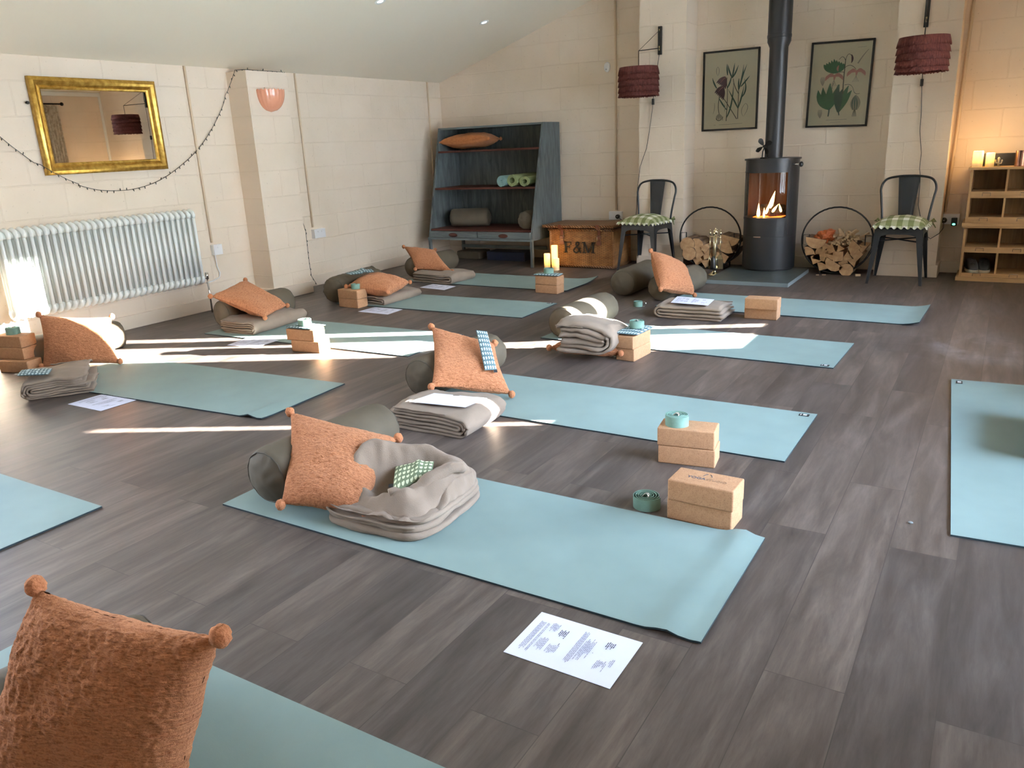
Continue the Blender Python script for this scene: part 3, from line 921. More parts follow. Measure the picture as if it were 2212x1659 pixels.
def draped_blanket():
    """loosely bundled blanket: two folded layers below a humped, creased top"""
    c = V((-1.715, 1.985, .007))
    root = empty('blanket', c, 'loosely bundled blanket holding a green eye pillow', 'blanket', 'folded taupe fleece blankets', rz=.05)
    W, D = .222, .225
    def foot(k, a, s=1.0):
        ca, sa = math.cos(a), math.sin(a); p = 5.0
        r = (abs(ca) ** p + abs(sa) ** p) ** (-1 / p)
        r *= 1 + .035 * noise.noise(V((ca * 2.4, sa * 2.4, k * 3.7)))
        return W * r * ca * s, D * r * sa * s
    b = MB(); m_ = 128
    def layer(k, z0, z1, s, dx=0, dy=0):
        vs = []; fs = []
        t_ = (z1 - z0) / 2; zm = (z0 + z1) / 2
        prof = [(0, z0)] + [(1 - .05 * (1 - math.cos(q)), zm + t_ * math.sin(q)) for q in [-PI / 2 + PI * i / 8 for i in range(9)]] + [(0, z1)]
        prof[0] = (0, z0)
        for (q, z) in prof:
            for j_ in range(m_):
                a = 2 * PI * j_ / m_
                x, y = foot(k, a, q * s)
                x += dx; y += dy
                wv = .009 * noise.noise(V((x * 8, y * 8, k * 5))) + .004 * noise.noise(V((x * 22, y * 22, k * 5)))
                vs.append((x, y, max(0.0, z + wv * (q > .3) * (z > .004))))
        for i_ in range(len(prof) - 1):
            for j_ in range(m_): fs.append((i_ * m_ + j_, i_ * m_ + (j_ + 1) % m_, (i_ + 1) * m_ + (j_ + 1) % m_, (i_ + 1) * m_ + j_))
        b.add(vs, fs)
    layer(0, .0, .026, 1.0); layer(1, .024, .050, .985, -.004, .004); layer(2, .048, .072, .955, .004, .008)
    def G(X, Y, cx_, cy_, sx_, sy_, rot=0):
        dx, dy = X - cx_, Y - cy_
        u = dx * math.cos(rot) + dy * math.sin(rot); v = -dx * math.sin(rot) + dy * math.cos(rot)
        return math.exp(-(u / sx_) ** 2 - (v / sy_) ** 2)
    def H(x, y):
        X, Y = x / W, y / D
        h = .098
        h += .090 * G(X, Y, -.42, .36, .62, .34, .75)          # arching hood, left to back
        h += .070 * G(X, Y, .25, .62, .55, .30, -.15)
        h += .050 * G(X, Y, .78, .30, .26, .50)                 # right rim
        h += .085 * G(X, Y, -.86, -.05, .30, .62, -.1)          # left rim coming forward
        h -= .052 * G(X, Y, .13, -.02, .36, .42, -.35)          # hollow for the bag
        h += .045 * G(X, Y, .62, -.30, .60, .105, 1.05)         # rolled fold on the right front
        h += .022 * G(X, Y, .25, -.66, .55, .12, .1)
        h -= .020 * G(X, Y, -.05, -.62, .5, .10, .35)
        h += .013 * math.sin(9 * (X * .5 + Y * .9) + 4 * noise.noise(V((X * 1.3, Y * 1.3, 2)))) * G(X, Y, .2, -.5, .9, .45)
        h += .016 * noise.noise(V((X * 2.6, Y * 2.6, 7))) + .007 * noise.noise(V((X * 7, Y * 7, 3)))
        return h
    vs = []; fs = []; rings = 70
    for i_ in range(rings + 1):
        q = i_ / rings
        for j_ in range(m_):
            a = 2 * PI * j_ / m_
            if q < .80:
                x, y = foot(5, a, q / .80 * .88)
                z = H(x, y) - .028 * max(0, (q - .60) / .20) ** 2
            else:
                f = (q - .80) / .20
                x0_, y0_ = foot(5, a, .88)
                z0 = H(x0_, y0_) - .028
                x, y = foot(5, a, .88 + .085 * math.sin(f * PI / 2))
                low = .070 + .010 * noise.noise(V((math.cos(a) * 3, math.sin(a) * 3, 1)))
                z = z0 + (low - z0) * f ** 1.7
                kk = .010 * noise.noise(V((math.cos(a) * 7, math.sin(a) * 7, f * 1.5)))
                x += kk * math.cos(a); y += kk * math.sin(a)
            vs.append((x, y, z))
    for i_ in range(rings):
        for j_ in range(m_): fs.append((i_ * m_ + j_, i_ * m_ + (j_ + 1) % m_, (i_ + 1) * m_ + (j_ + 1) % m_, (i_ + 1) * m_ + j_))
    # tucked-under lip of the top sheet
    n0 = len(vs)
    for j_ in range(m_):
        a = 2 * PI * j_ / m_; x, y = foot(5, a, .90); vs.append((x, y, .064))
    for j_ in range(m_): fs.append((rings * m_ + j_, rings * m_ + (j_ + 1) % m_, n0 + (j_ + 1) % m_, n0 + j_))
    b.add(vs, fs)
    b.build('folded_cloth', M['taupe'], root, smooth=True, weld=True)
    hm = MB(); pts = []
    for j_ in range(70):
        a = PI * 1.02 + j_ / 69 * PI * .72
        x, y = foot(1, a, .99); pts.append((x - .004, y + .004, .048 + .009 * noise.noise(V((x * 8, y * 8, 5)))))
    hm.tube(pts, .0048, 8); hm.build('hem', M['taupe'], root, smooth=True)
    rl = MB(); pts = []
    for i_ in range(19):
        f = i_ / 18
        x, y = .055 + .150 * f ** .9, -.155 + .235 * f
        pts.append((x, y, H(x, y) + .010 * math.sin(PI * f) + .004 * noise.noise(V((i_ * .6, 0, 0)))))
    rl.tube(pts, [.012 + .014 * math.sin(PI * (i_ + 2) / 22) + .003 * noise.noise(V((i_ * .8, 3, 0))) for i_ in range(19)], 18)
    rl.build('rolled_fold', M['taupe'], root, smooth=True)
    return root
draped_blanket()

# --- blocks: pairs, lower then upper
def pair(lo, up, c, rz, c2=None, rz2=None, **kw):
    cork_block(lo, c, rz)
    cork_block(up, c2 or c, rz if rz2 is None else rz2, .0748, **kw)
pair('lower cork block beside the strap on the floor', 'upper cork block stamped with lettering, foreground', (-.747, 2.382), -.035, (-.742, 2.372), -.025, text=True)
pair('lower cork block at the near edge of the second-row mat', 'cork block carrying a coiled strap, second row', (-.962, 2.845), .14, (-.966, 2.843), .15)
pair('lower cork block beside the rumpled pale blanket', 'cork block under a blue eye pillow beside rumpled blanket', (-1.785, 4.235), 1.50, (-1.785, 4.225), 1.48)
pair('lower of two bare cork blocks before the stove mat', 'upper of two bare cork blocks before the stove mat', (-1.362, 5.525), .03, (-1.355, 5.50), .03)
pair('lower cork block in the sunbeam before the striped mat', 'sunlit cork block with blue eye pillow and strap', (-3.80, 3.60), .14, (-3.835, 3.60), .13)
pair('lower cork block before the crumpled bolster', 'cork block with a lone strap before the crumpled bolster', (-4.575, 4.865), -.05, (-4.57, 4.86), -.04)
pair('lower cork block in front of the candles', 'cork block with white-edged eye pillow before the candles', (-3.285, 5.94), -.05, (-3.28, 5.935), -.05)
cork_block('bottom cork block of three at the left edge', (-5.24, 2.49), .30)
cork_block('middle cork block of three at the left edge', (-5.30, 2.515), .28, .0748)
cork_block('top cork block of three at the left edge', (-5.31, 2.52), .26, .1496)

# --- straps
strap_roll('coiled strap with steel rings lying on the floor', (-.958, 2.385), .0, .050, .040, 4)
strap_roll('coiled strap on the second-row cork blocks', (-1.012, 2.832), .1495, .047, .040, 5)
strap_roll('coiled strap on blocks beside the rumpled blanket', (-1.775, 4.255), .175, .045, .038, 4)
strap_roll('small coiled strap on the floor near paired bolsters', (-2.335, 5.625), .0, .036, .038, 3, ring_side=True)
strap_roll('sun-bleached coiled strap on the bright blocks', (-3.83, 3.60), .172, .048, .034, 3, buckle=False)
strap_roll('coiled strap on blocks before the crumpled bolster', (-4.545, 4.88), .1495, .040, .038, 4, buckle=False)
strap_roll('coiled strap before the three candles', (-3.285, 5.93), .170, .046, .040, 3, buckle=False)
strap_roll('coiled strap on the block stack at the left edge', (-5.325, 2.53), .2246, .045, .04, 4)

# --- eye pillows
eye_pillow('green eye pillow printed with cream elephants in the bundled blanket', [(-1.765, 2.005, .150), (-1.650, 2.085, .160), (-1.590, 1.985, .150), (-1.665, 1.865, .128)], M['eye_green'], .03, .012)
eye_pillow('grey-green eye pillow resting upright on the second-row cushion', [(-2.127, 3.15, .165), (-2.249, 3.271, .335), (-2.201, 3.301, .325), (-2.090, 3.205, .158)], M['eye_blue'], .024)
eye_pillow('blue-white eye pillow under the strap beside rumpled blanket', [(-1.845, 4.365, .162), (-1.70, 4.365, .162), (-1.715, 4.13, .160), (-1.865, 4.12, .162)], M['eye_blue'], .02)
eye_pillow('blue eye pillow on the sunbeam blocks', [(-3.93, 3.66, .160), (-3.72, 3.68, .160), (-3.715, 3.55, .158), (-3.94, 3.53, .158)], M['eye_blue'], .018)
eye_pillow('crumpled light-blue eye pillow on the flat cushion', [(-4.72, 4.96, .258), (-4.60, 5.16, .268), (-4.50, 5.08, .262), (-4.63, 4.92, .256)], M['eye_blue'], .02, .02)
eye_pillow('white and teal eye pillow under the strap before candles', [(-3.40, 5.99, .162), (-3.17, 5.99, .162), (-3.15, 5.87, .158), (-3.41, 5.865, .160)], M['eye_blue'], .018)
eye_pillow('light-blue eye pillow on the left-edge blanket', [(-4.66, 2.21, .140), (-4.50, 2.30, .142), (-4.40, 2.22, .140), (-4.56, 2.13, .138)], M['eye_blue'], .018)

# --- handouts
paper('printed sheet on the floor beside the foreground mat', [(-.962, 1.638), (-.664, 1.636), (-.664, 1.433), (-.962, 1.437)])
paper('printed sheet on the folded blanket, sun stripe across', [(-2.217, 2.843, .124), (-1.94, 2.878, .124), (-1.957, 2.726, .124), (-2.244, 2.687, .124)], text=False)
paper('printed sheet on the blanket near the stove', [(-1.985, 5.53, .115), (-1.70, 5.51, .112), (-1.68, 5.30, .110), (-1.955, 5.31, .112)], text=True)
paper('sheet of paper beside the left-edge blanket', [(-4.205, 2.405), (-3.912, 2.400), (-3.917, 2.195), (-4.213, 2.190)])
paper('sheet of paper half in sun, beside the striped mat', [(-4.50, 3.71, .009), (-4.21, 3.70, .009), (-4.225, 3.50, .0015), (-4.48, 3.475, .0015)], lift=0)
paper('sheet of paper below the mat before the crumpled bolster', [(-4.365, 4.893), (-4.07, 4.893), (-4.06, 4.690), (-4.38, 4.700)])
paper('farthest sheet of paper, before the farthest mat', [(-4.575, 5.975), (-4.28, 5.94), (-4.27, 5.74), (-4.585, 5.785)])
# ---------------------------------------------------------------- left wall
def mirror():
    x, y0, y1, z0, z1 = XL + .004, 3.15, 4.11, 1.178, 1.825
    root = empty('wall_mirror', (x, (y0 + y1) / 2, z0), 'rectangular gilt-framed mirror on the left wall above the radiator', 'mirror')
    W = .080
    prof = [(0, 0), (0, .030), (.010, .040), (.026, .046), (.040, .040), (.050, .026), (.058, .020), (.066, .024), (.072, .022), (.080, .014), (.080, 0)]
    b = MB()
    cor = [(y0, z0, 1, 1), (y1, z0, -1, 1), (y1, z1, -1, -1), (y0, z1, 1, -1)]
    vs = []
    for (yy, zz, sy, sz) in cor:
        for (d, h) in prof: vs.append((x + h, yy + sy * d, zz + sz * d))
    n = len(prof); fs = []
    for k in range(4):
        for i in range(n - 1):
            fs.append((k * n + i, k * n + i + 1, ((k + 1) % 4) * n + i + 1, ((k + 1) % 4) * n + i))
    b.add(vs, fs)
    o = b.build('frame', M['gold'], root, smooth=True, angle=35); o.data.transform(Matrix.Translation(-V(root.location)))
    g = MB().box((x + .006, y0 + W - .004, z0 + W - .004), (x + .012, y1 - W + .004, z1 - W + .004)).build('mirror_glass', M['mirror'], root)
    g.data.transform(Matrix.Translation(-V(root.location)))
    return root
mirror()
h = MB(); h.tube([(XL, 3.125, 1.655), (XL + .02, 3.125, 1.655)], .006); h.ball((XL + .022, 3.125, 1.655), .011)
tag(origin_to(h.build('wall_hook', M['black_plastic'], smooth=True), (XL, 3.125, 1.655)), 'small black hook on the wall left of the mirror', 'hook')

def radiator():
    y0, n, p = 2.675, 31, .0495
    z0, z1 = .262, .848
    root = empty('column_radiator', (XL + .1, y0 + n * p / 2, z0), 'long white column radiator low on the left wall', 'radiator')
    b = MB()
    for k in range(n):
        y = y0 + (k + .5) * p
        for x in (-5.570, -5.607, -5.644):
            b.tube([(x, y, z0 + .02), (x, y, z1 - .03), ], .0128, 10)
        for zz, s in ((z1 - .034, 1), (z0 + .034, -1)):
            pts = [(-5.566, y, zz - s * .022), (-5.562, y, zz), (-5.575, y, zz + s * .020), (-5.607, y, zz + s * .032), (-5.640, y, zz + s * .020), (-5.652, y, zz), (-5.648, y, zz - s * .022)]
            b.tube(pts, [.0128, .015, .0165, .017, .0165, .015, .0128], 10)
            b.tube([(-5.607, y - p / 2, zz), (-5.607, y - p * .28, zz), (-5.607, y + p * .28, zz), (-5.607, y + p / 2, zz)], [.021, .026, .026, .021], 12)
    for o in (b.build('columns', M['rad'], root, smooth=True, weld=False),): o.data.transform(Matrix.Translation(-V(root.location)))
    v = MB(); ye = y0 + n * p
    v.tube([(-5.607, ye, z0 + .034), (-5.607, ye + .05, z0 + .034)], .011); v.tube([(-5.607, ye + .045, z0 + .02), (-5.607, ye + .045, z0 + .075)], .015)
    v.tube([(-5.607, ye + .045, z0 + .03), (-5.607, ye + .045, 0)], .0075)
    o = v.build('valve', M['steel'], root, smooth=True); o.data.transform(Matrix.Translation(-V(root.location)))
    k = MB()
    for y in (y0 + .25, ye - .25): k.box((XL, y - .015, z1 - .09), (-5.64, y + .015, z1 - .05))
    o = k.build('bracket', M['rad'], root); o.data.transform(Matrix.Translation(-V(root.location)))
radiator()

def socket_y(y, z, label, w=.086, gang=1):
    """white accessory on the left wall"""
    root = empty('wall_socket', (XL, y, z), label, 'socket')
    MB().box((0, -w / 2, -.043), (.038, w / 2, .043), bev=.004).build('back_box', M['white_plastic'], root)
    MB().box((.038, -w / 2, -.043), (.046, w / 2, .043), bev=.003).build('faceplate', M['white_plastic'], root)
    for k in range(gang):
        o = (k - (gang - 1) / 2) * .05
        MB().box((.046, o - .006, .012), (.050, o + .006, .026), bev=.001).build('rocker', M['white_plastic'], root)
    return root
socket_y(4.455, .498, 'white switched spur to the right of the radiator')
socket_y(5.665, .498, 'white double socket right of the left pilaster', .146, 2)
def conduit(name, pts, r, label, m=None, cat='conduit', group='painted conduits on the walls'):
    b = MB(); b.tube(pts, r, 10)
    o = b.build(name, m or M['conduit'], smooth=True)
    origin_to(o, pts[-1]); return tag(o, label, cat, group)
conduit('cable_conduit', [(XL + .010, 4.42, 1.955), (XL + .010, 4.428, .56)], .0095, 'painted conduit dropping to the spur beside the radiator')
conduit('cable_conduit', [(XL + .010, 5.606, 1.955), (XL + .010, 5.612, .56)], .0095, 'painted conduit right of the left pilaster')
conduit('cable_conduit', [(XL + .010, 7.612, 1.955), (XL + .010, 7.612, .30)], .0095, 'painted conduit passing behind the grey shelf unit')
conduit('cable_conduit', [(-3.505, YB - .012, 2.66), (-3.505, YB - .012, .53)], .011, 'painted conduit above the basket')
conduit('cable_conduit', [(-.388, YB - .012, 2.4), (-.41, YB - .012, 1.1), (-.43, YB - .012, .52)], .012, 'painted conduit between the right pilaster and the pine cubbies')
for (pt) in ((XL + .02, 4.428, .56), (XL + .02, 5.612, .56)):
    pass
conduit('power_cable', [(XL + .02, 4.434, .455), (XL + .012, 4.441, .36), (XL + .012, 4.461, .30), (XL + .012, 4.448, .262), (XL + .012, 4.38, .243), (XL + .05, 4.28, .24)], .0045, 'white cable from the spur to the radiator valve', M['white_plastic'], 'cable', None)

# pink scalloped wall light on the left pilaster
root = empty('wall_light', (-5.47, 5.055, 1.60), 'pink scalloped glass wall light on the left pilaster', 'wall light')
pm = mat('pink_opal_glass', (.72, .32, .20), .18, spec=.6)
b = MB(); n = 48; vs = []; fs = []
for i in range(15):
    f = i / 14
    zz = .178 * (1 - f); rr = max(.001, .138 * (1 - f ** 2.3) ** .5)
    for k in range(n + 1):
        a = -PI / 2 + PI * k / n
        rib = 1 + .020 * math.cos(a * 22) * (1 - f) ** .5
        vs.append((rr * .85 * math.cos(a) * rib, rr * math.sin(a) * rib, zz + (.005 * math.cos(a * 22) if i == 0 else 0)))
for i in range(14):
    for k in range(n): fs.append((i * (n + 1) + k, i * (n + 1) + k + 1, (i + 1) * (n + 1) + k + 1, (i + 1) * (n + 1) + k))
b.add(vs, fs); b.build('shade', pm, root, smooth=True)
MB().box((0, -.05, .12), (.015, .05, .20), bev=.003).build('backplate', M['skirt'], root)
k = MB(); k.tube([(.01, 0, .16), (.05, 0, .15)], .014); k.ball((.06, 0, .14), .028); k.build('bulb', M['white_plastic'], root, smooth=True)

# fairy lights
def fairy():
    root = empty('string_lights', (XL, 3.6, 1.0), 'dark wire of tiny fairy lights swagged over the mirror corner', 'string lights')
    key = [(2.60, 1.78), (2.893, 1.451), (3.015, 1.331), (3.127, 1.236), (3.29, 1.135), (3.451, 1.072), (3.591, 1.046), (3.78, 1.043), (3.988, 1.082), (4.193, 1.17), (4.417, 1.309), (4.594, 1.475), (4.736, 1.653), (4.79, 1.76)]
    pts = []
    for i in range(len(key) - 1):
        for q in range(6):
            f = q / 6
            p0, p1, p2, p3 = key[max(i - 1, 0)], key[i], key[i + 1], key[min(i + 2, len(key) - 1)]
            def cr(k): return .5 * (2 * p1[k] + (p2[k] - p0[k]) * f + (2 * p0[k] - 5 * p1[k] + 4 * p2[k] - p3[k]) * f * f + (3 * p1[k] - p0[k] - 3 * p2[k] + p3[k]) * f ** 3)
            y, z = cr(0), cr(1)
            x = XL + .014 + (.042 if 3.10 < y < 3.36 else 0)
            pts.append((x, y, z))
    pts += [(-5.68, 4.80, 1.78), (-5.63, 4.815, 1.86), (-5.58, 4.82, 1.935), (-5.49, 4.85, 1.932), (-5.478, 5.05, 1.930), (-5.478, 5.24, 1.932), (-5.49, 5.28, 1.92), (-5.56, 5.285, 1.6), (-5.56, 5.285, .9), (-5.462, 5.281, .56), (-5.462, 5.279, .30), (-5.462, 5.286, .15), (-5.465, 5.345, .06)]
    wire = mat('dark_green_wire', (.03, .035, .03), .5)
    b = MB(); b.tube(pts, .0022, 5); o = b.build('wire', wire, root, smooth=True); o.data.transform(Matrix.Translation(-V(root.location)))
    # bulbs every 55 mm
    acc = 0; rnd = random.Random(5); bulb = None; cnt = 0
    for a, c in zip(pts[:-1], pts[1:]):
        a, c = V(a), V(c); L = (c - a).length
        while acc < L and cnt < 96:
            p = a.lerp(c, acc / L)
            if not (.62 < p.z < 1.9 and p.y > 5.2):
                d = V((rnd.uniform(0, .5), rnd.uniform(-.5, .5), rnd.choice((-1, -1, 1)))).normalized()
                if bulb is None:
                    k = MB(); k.tube([(0, 0, 0), (0, 0, .006)], .0035, 8); k.tube([(0, 0, .006), (0, 0, .014), (0, 0, .018)], [.003, .0035, .001], 8)
                    bulb = k.build('bulb', wire, root, smooth=True); bo = bulb
                else:
                    bo = bulb.copy(); C.objects.link(bo)
                bo.location = p - V(root.location)
                bo.rotation_euler = d.to_track_quat('Z', 'Y').to_euler()
                cnt += 1
            acc += .052
        acc -= L
fairy()

# ceiling downlights (two in view, the rest of the row nearer the camera)
dl = None
SPOTS = []
for (x, y, lab) in ((-4.44, 6.90, 'recessed ceiling downlight nearer the back wall'), (-4.42, 5.36, 'recessed ceiling downlight at the top edge of the frame')):
    root = empty('ceiling_downlight', (x, y, zc(x)), lab, 'downlight', 'recessed ceiling downlights')
    root.rotation_euler = (0, -math.atan(SL), 0)
    b = MB(); b.lathe([(.026, -.002), (.030, -.006), (.044, -.006), (.047, -.001), (.047, .001), (.026, .001)], n=28)
    b.build('rim', M['white_paint'], root, smooth=True)
    b = MB(); b.lathe([(.0, -.003), (.026, -.003), (.026, -.001), (0, -.001)], n=24); b.build('lens', emit('led_lens', (.85, .93, 1), 1.6), root, smooth=True)

# ---------------------------------------------------------------- back wall
def sensor():
    root = empty('wall_sensor', (-3.60, YB, 1.95), 'small white oval sensor left of the tall conduit', 'sensor')
    b = MB(); b.lathe([(0, -.028), (.022, -.026), (.032, -.014), (.034, 0)], n=24, M=Matrix.Rotation(-PI / 2, 3, 'X') @ Matrix.Diagonal((1, 1, 1)), sy=1.45)
    o = b.build('casing', M['white_plastic'], root, smooth=True)
    MB().box((-.006, -.030, -.03), (.006, -.024, -.015)).build('lens', mat('grey_lens', (.3, .3, .32), .3), root)
sensor()

def socket_x(x, z, label, plugs, w=.146):
    root = empty('wall_socket', (x, YB, z), label, 'socket')
    MB().box((-w / 2, -.034, -.043), (w / 2, 0, .043), bev=.004).build('back_box', M['white_plastic'], root)
    MB().box((-w / 2, -.042, -.043), (w / 2, -.034, .043), bev=.003).build('faceplate', M['white_plastic'], root)
    for px, led, lab in plugs:
        pl = empty('plug', (x + px, YB - .042, z - .008), lab, 'plug')
        if led:
            MB().box((-.022, -.045, -.045), (.022, 0, .022), bev=.005).build('body', M['black_plastic'], pl)
            k = MB(); k.ball((0, -.046, -.030), .012, sc=(1.0, .25, .7)); k.build('green_light', M['led_green'], pl, smooth=True)
        else:
            k = MB(); k.lathe([(0, -.03), (.019, -.03), (.023, -.024), (.023, 0)], n=24, M=Matrix.Rotation(-PI / 2, 3, 'X')); k.build('body', M['black_plastic'], pl, smooth=True)
            k = MB(); k.tube([(0, -.032, -.004), (0, -.032, .004)], .004); k.build('label_dot', M['white_ink'], pl, smooth=True)
socket_x(-3.505, .474, 'white double socket above the basket', [(.035, False, 'round black plug in the socket above the basket')])
socket_x(-.388, .462, 'white double socket beside the pine cubbies', [(-.040, False, 'round black plug in the socket beside the cubbies'), (.038, True, 'black adaptor glowing green beside the cubbies')])

# wall lamps with fringed shades
fr = M['fringe'] = mat('burgundy_fringe', (.12, .034, .028), .85, spec=.2); t = NT(fr)
v = t.coord(scale=(60, 60, 2.2)); t.col(t.ramp(t.noise(v, 2.2, 5, .7), [(.3, (.055, .013, .012)), (.7, (.165, .05, .04))])); t.bump(t.noise(v, 2, 4, .7), .9, .01)
def wall_lamp(label, base, tip, rs, ztop, hgt, cord, cl):
    bx, bz0, bz1 = base
    root = empty('fringed_wall_lamp', (bx, 7.56, bz0), label, 'wall lamp', 'fringed wall lamps')
    O = V(root.location)
    def bd(B, name, m, par=root, **k):
        o = B.build(name, m, par, **k); o.data.transform(Matrix.Translation(-O)); return o
    bd(MB().box((bx - .017, 7.535, bz0), (bx + .017, 7.56, bz1), bev=.003), 'bracket', M['iron'])
    k = MB(); k.box((bx - .005, 7.528, bz0 + .035), (bx + .005, 7.536, bz0 + .075)); k.box((bx - .004, 7.528, bz1 - .045), (bx + .004, 7.536, bz1 - .025)); bd(k, 'clip', M['brass'])
    tx, ty, tz = tip
    k = MB(); k.tube([(bx, 7.53, bz0 + .055), tip], .004); k.tube([tip, (tx, ty, ztop - .02)], .0032)
    bd(k, 'arm', M['iron'], smooth=True)
    k = MB(); k.tube([tip, (bx, 7.53, bz1 - .035)], .0022); bd(k, 'stay_wire', M['iron'], smooth=True)
    # shade: inner drum and five tiers of fringe
    sh = MB()
    sh.lathe([(rs * .93, ztop), (rs * .93, ztop - hgt + .02)], c=(tx, ty, 0), n=40)
    so = bd(sh, 'shade_drum', M['fringe'], smooth=True)
    tiers = 5; rnd = random.Random(int(rs * 1e4))
    n = 150
    for q in range(tiers):
        z1 = ztop + .004 - q * (hgt / tiers); z0 = z1 - hgt / tiers * 1.35
        vs = []; fs = []
        for k_ in range(n):
            a = 2 * PI * k_ / n
            j = rnd.uniform(-.004, .004)
            for (r_, z_) in ((rs * .94, z1), (rs * .985 + j * .4, (z1 + z0) / 2), (rs * 1.015 + j, max(z0, ztop - hgt) + rnd.uniform(-.004, .006)), (rs * .95, max(z0, ztop - hgt) + .01)):
                vs.append((tx + r_ * math.cos(a), ty + r_ * math.sin(a), z_))
        for k_ in range(n):
            for e in range(3):
                fs.append((k_ * 4 + e, ((k_ + 1) % n) * 4 + e, ((k_ + 1) % n) * 4 + e + 1, k_ * 4 + e + 1))
        fb_ = MB().add(vs, fs); bd(fb_, 'fringe_tier', M['fringe'], so, smooth=True)
    k = MB(); k.tube([(tx, ty, ztop - .02), (tx, ty, ztop - .09)], .018); k.ball((tx, ty, ztop - .13), .03); bd(k, 'bulb', M['white_plastic'], smooth=True)
    c = MB(); c.tube(cord, .0028, 6); co = bd(c, 'cord', M['black_plastic'], smooth=True)
    s_ = cord[1]; c = MB(); c.box((s_[0] - .011, s_[1] - .010, s_[2] - .055), (s_[0] + .011, s_[1] + .010, s_[2]), bev=.003); bd(c, 'inline_switch', M['black_plastic'])
wall_lamp('burgundy fringed wall lamp above the left-hand metal chair', (-2.918, 1.985, 2.23), (-3.02, 7.28, 2.01), .186, 1.868, .255,
          [(-2.92, 7.535, 1.99), (-2.975, 7.53, 1.60), (-2.979, 7.545, 1.58), (-2.992, 7.548, 1.489), (-3.02, 7.548, 1.30), (-3.047, 7.548, 1.15), (-3.114, 7.548, .977), (-3.125, 7.548, .88), (-3.138, 7.545, .8), (-3.157, 7.55, .5), (-3.3, 7.80, .36), (-3.47, 7.815, .455)], 1)
wall_lamp('burgundy fringed wall lamp above the right-hand metal chair', (-.694, 1.985, 2.24), (-.665, 7.21, 2.01), .186, 1.882, .255,
          [(-.694, 7.535, 1.99), (-.683, 7.545, 1.60), (-.675, 7.548, 1.48), (-.666, 7.548, 1.353), (-.662, 7.548, 1.2), (-.635, 7.548, 1.026), (-.636, 7.548, .9), (-.624, 7.548, .841), (-.618, 7.548, .6), (-.581, 7.548, .463), (-.545, 7.545, .36), (-.50, 7.545, .325), (-.44, 7.545, .37), (-.42, 7.70, .40), (-.428, 7.80, .445)], 1)

# framed botanical prints
def picture(label, x0, x1, z0, z1, tilt, art):
    w, h = x1 - x0, z1 - z0
    root = empty('framed_print', ((x0 + x1) / 2, YB - .002, (z0 + z1) / 2), label, 'picture', 'framed botanical prints')
    root.rotation_euler = (0, tilt, 0)
    b = MB(); fw = .017; hw, hh = w / 2, h / 2
    b.box((-hw, -.022, -hh), (hw, 0, -hh + fw), bev=.002); b.box((-hw, -.022, hh - fw), (hw, 0, hh), bev=.002)
    b.box((-hw, -.022, -hh), (-hw + fw, 0, hh), bev=.002); b.box((hw - fw, -.022, -hh), (hw, 0, hh), bev=.002)
    b.build('frame', M['iron'], root)
    pg = MB().box((-hw + fw, -.010, -hh + fw), (hw - fw, -.006, hh - fw)).build('print_sheet', M['print_sheet'], root)
    gl = MB().add([(-hw + fw, -.017, -hh + fw), (hw - fw, -.017, -hh + fw), (hw - fw, -.017, hh - fw), (-hw + fw, -.017, hh - fw)], [(0, 1, 2, 3)]).build('glass', M['glass'], root)
    d = MB()
    iw, ih = w - 2 * fw, h - 2 * fw
    cnt = [0]
    def P(u, v):  # u right 0..1, v down 0..1
        cnt[0] += 1
        return V(((u - .5) * iw, -.0102 - cnt[0] * 1e-7, (.5 - v) * ih))
    def stroke(pts, w0, w1=None, mi=0, wm=None):
        w1 = w0 if w1 is None else w1
        n = len(pts); L = []; R = []
        for i, (u, v) in enumerate(pts):
            p, q = pts[max(i - 1, 0)], pts[min(i + 1, n - 1)]
            dx, dy = (q[0] - p[0]) * iw, (q[1] - p[1]) * ih; l = math.hypot(dx, dy) or 1
            f = i / (n - 1)
            wd = (w0 + (w1 - w0) * f) if wm is None else (w0 * (1 - f) + w1 * f) + wm * math.sin(PI * f)
            nx_, ny_ = -dy / l * wd / iw, dx / l * wd / ih
            L.append(P(u + nx_, v + ny_)); R.append(P(u - nx_, v - ny_))
        lift = -.00025 * (1 + len(d.f) * .002)
        vs = [p + V((0, lift, 0)) for p in L + R]
        d.add(vs, [(i, i + 1, n + i + 1, n + i) for i in range(n - 1)], mi)
    def curve(p0, p1, p2, n=8):
        return [((1 - t_) ** 2 * p0[0] + 2 * t_ * (1 - t_) * p1[0] + t_ * t_ * p2[0], (1 - t_) ** 2 * p0[1] + 2 * t_ * (1 - t_) * p1[1] + t_ * t_ * p2[1]) for t_ in [i / n for i in range(n + 1)]]
    art(stroke, curve)
    d.build('drawing', [M['leaf1'], M['leaf2'], M['stem'], M['purple'], M['pink'], M['sketch'], M['cap']], pg, weld=False)
M['print_sheet'] = mat('aged_print_paper', (.80, .71, .52), .8, spec=.2)
M['leaf1'] = mat('leaf_green_ink', (.065, .16, .075), .8); M['leaf2'] = mat('blue_green_ink', (.045, .095, .065), .8)
M['stem'] = mat('stem_ink', (.075, .07, .04), .8); M['purple'] = mat('purple_ink', (.10, .045, .055), .8)
M['pink'] = mat('pink_ink', (.55, .25, .20), .8); M['sketch'] = mat('pencil_ink', (.40, .34, .24), .8); M['cap'] = mat('caption_ink', (.42, .36, .26), .8)
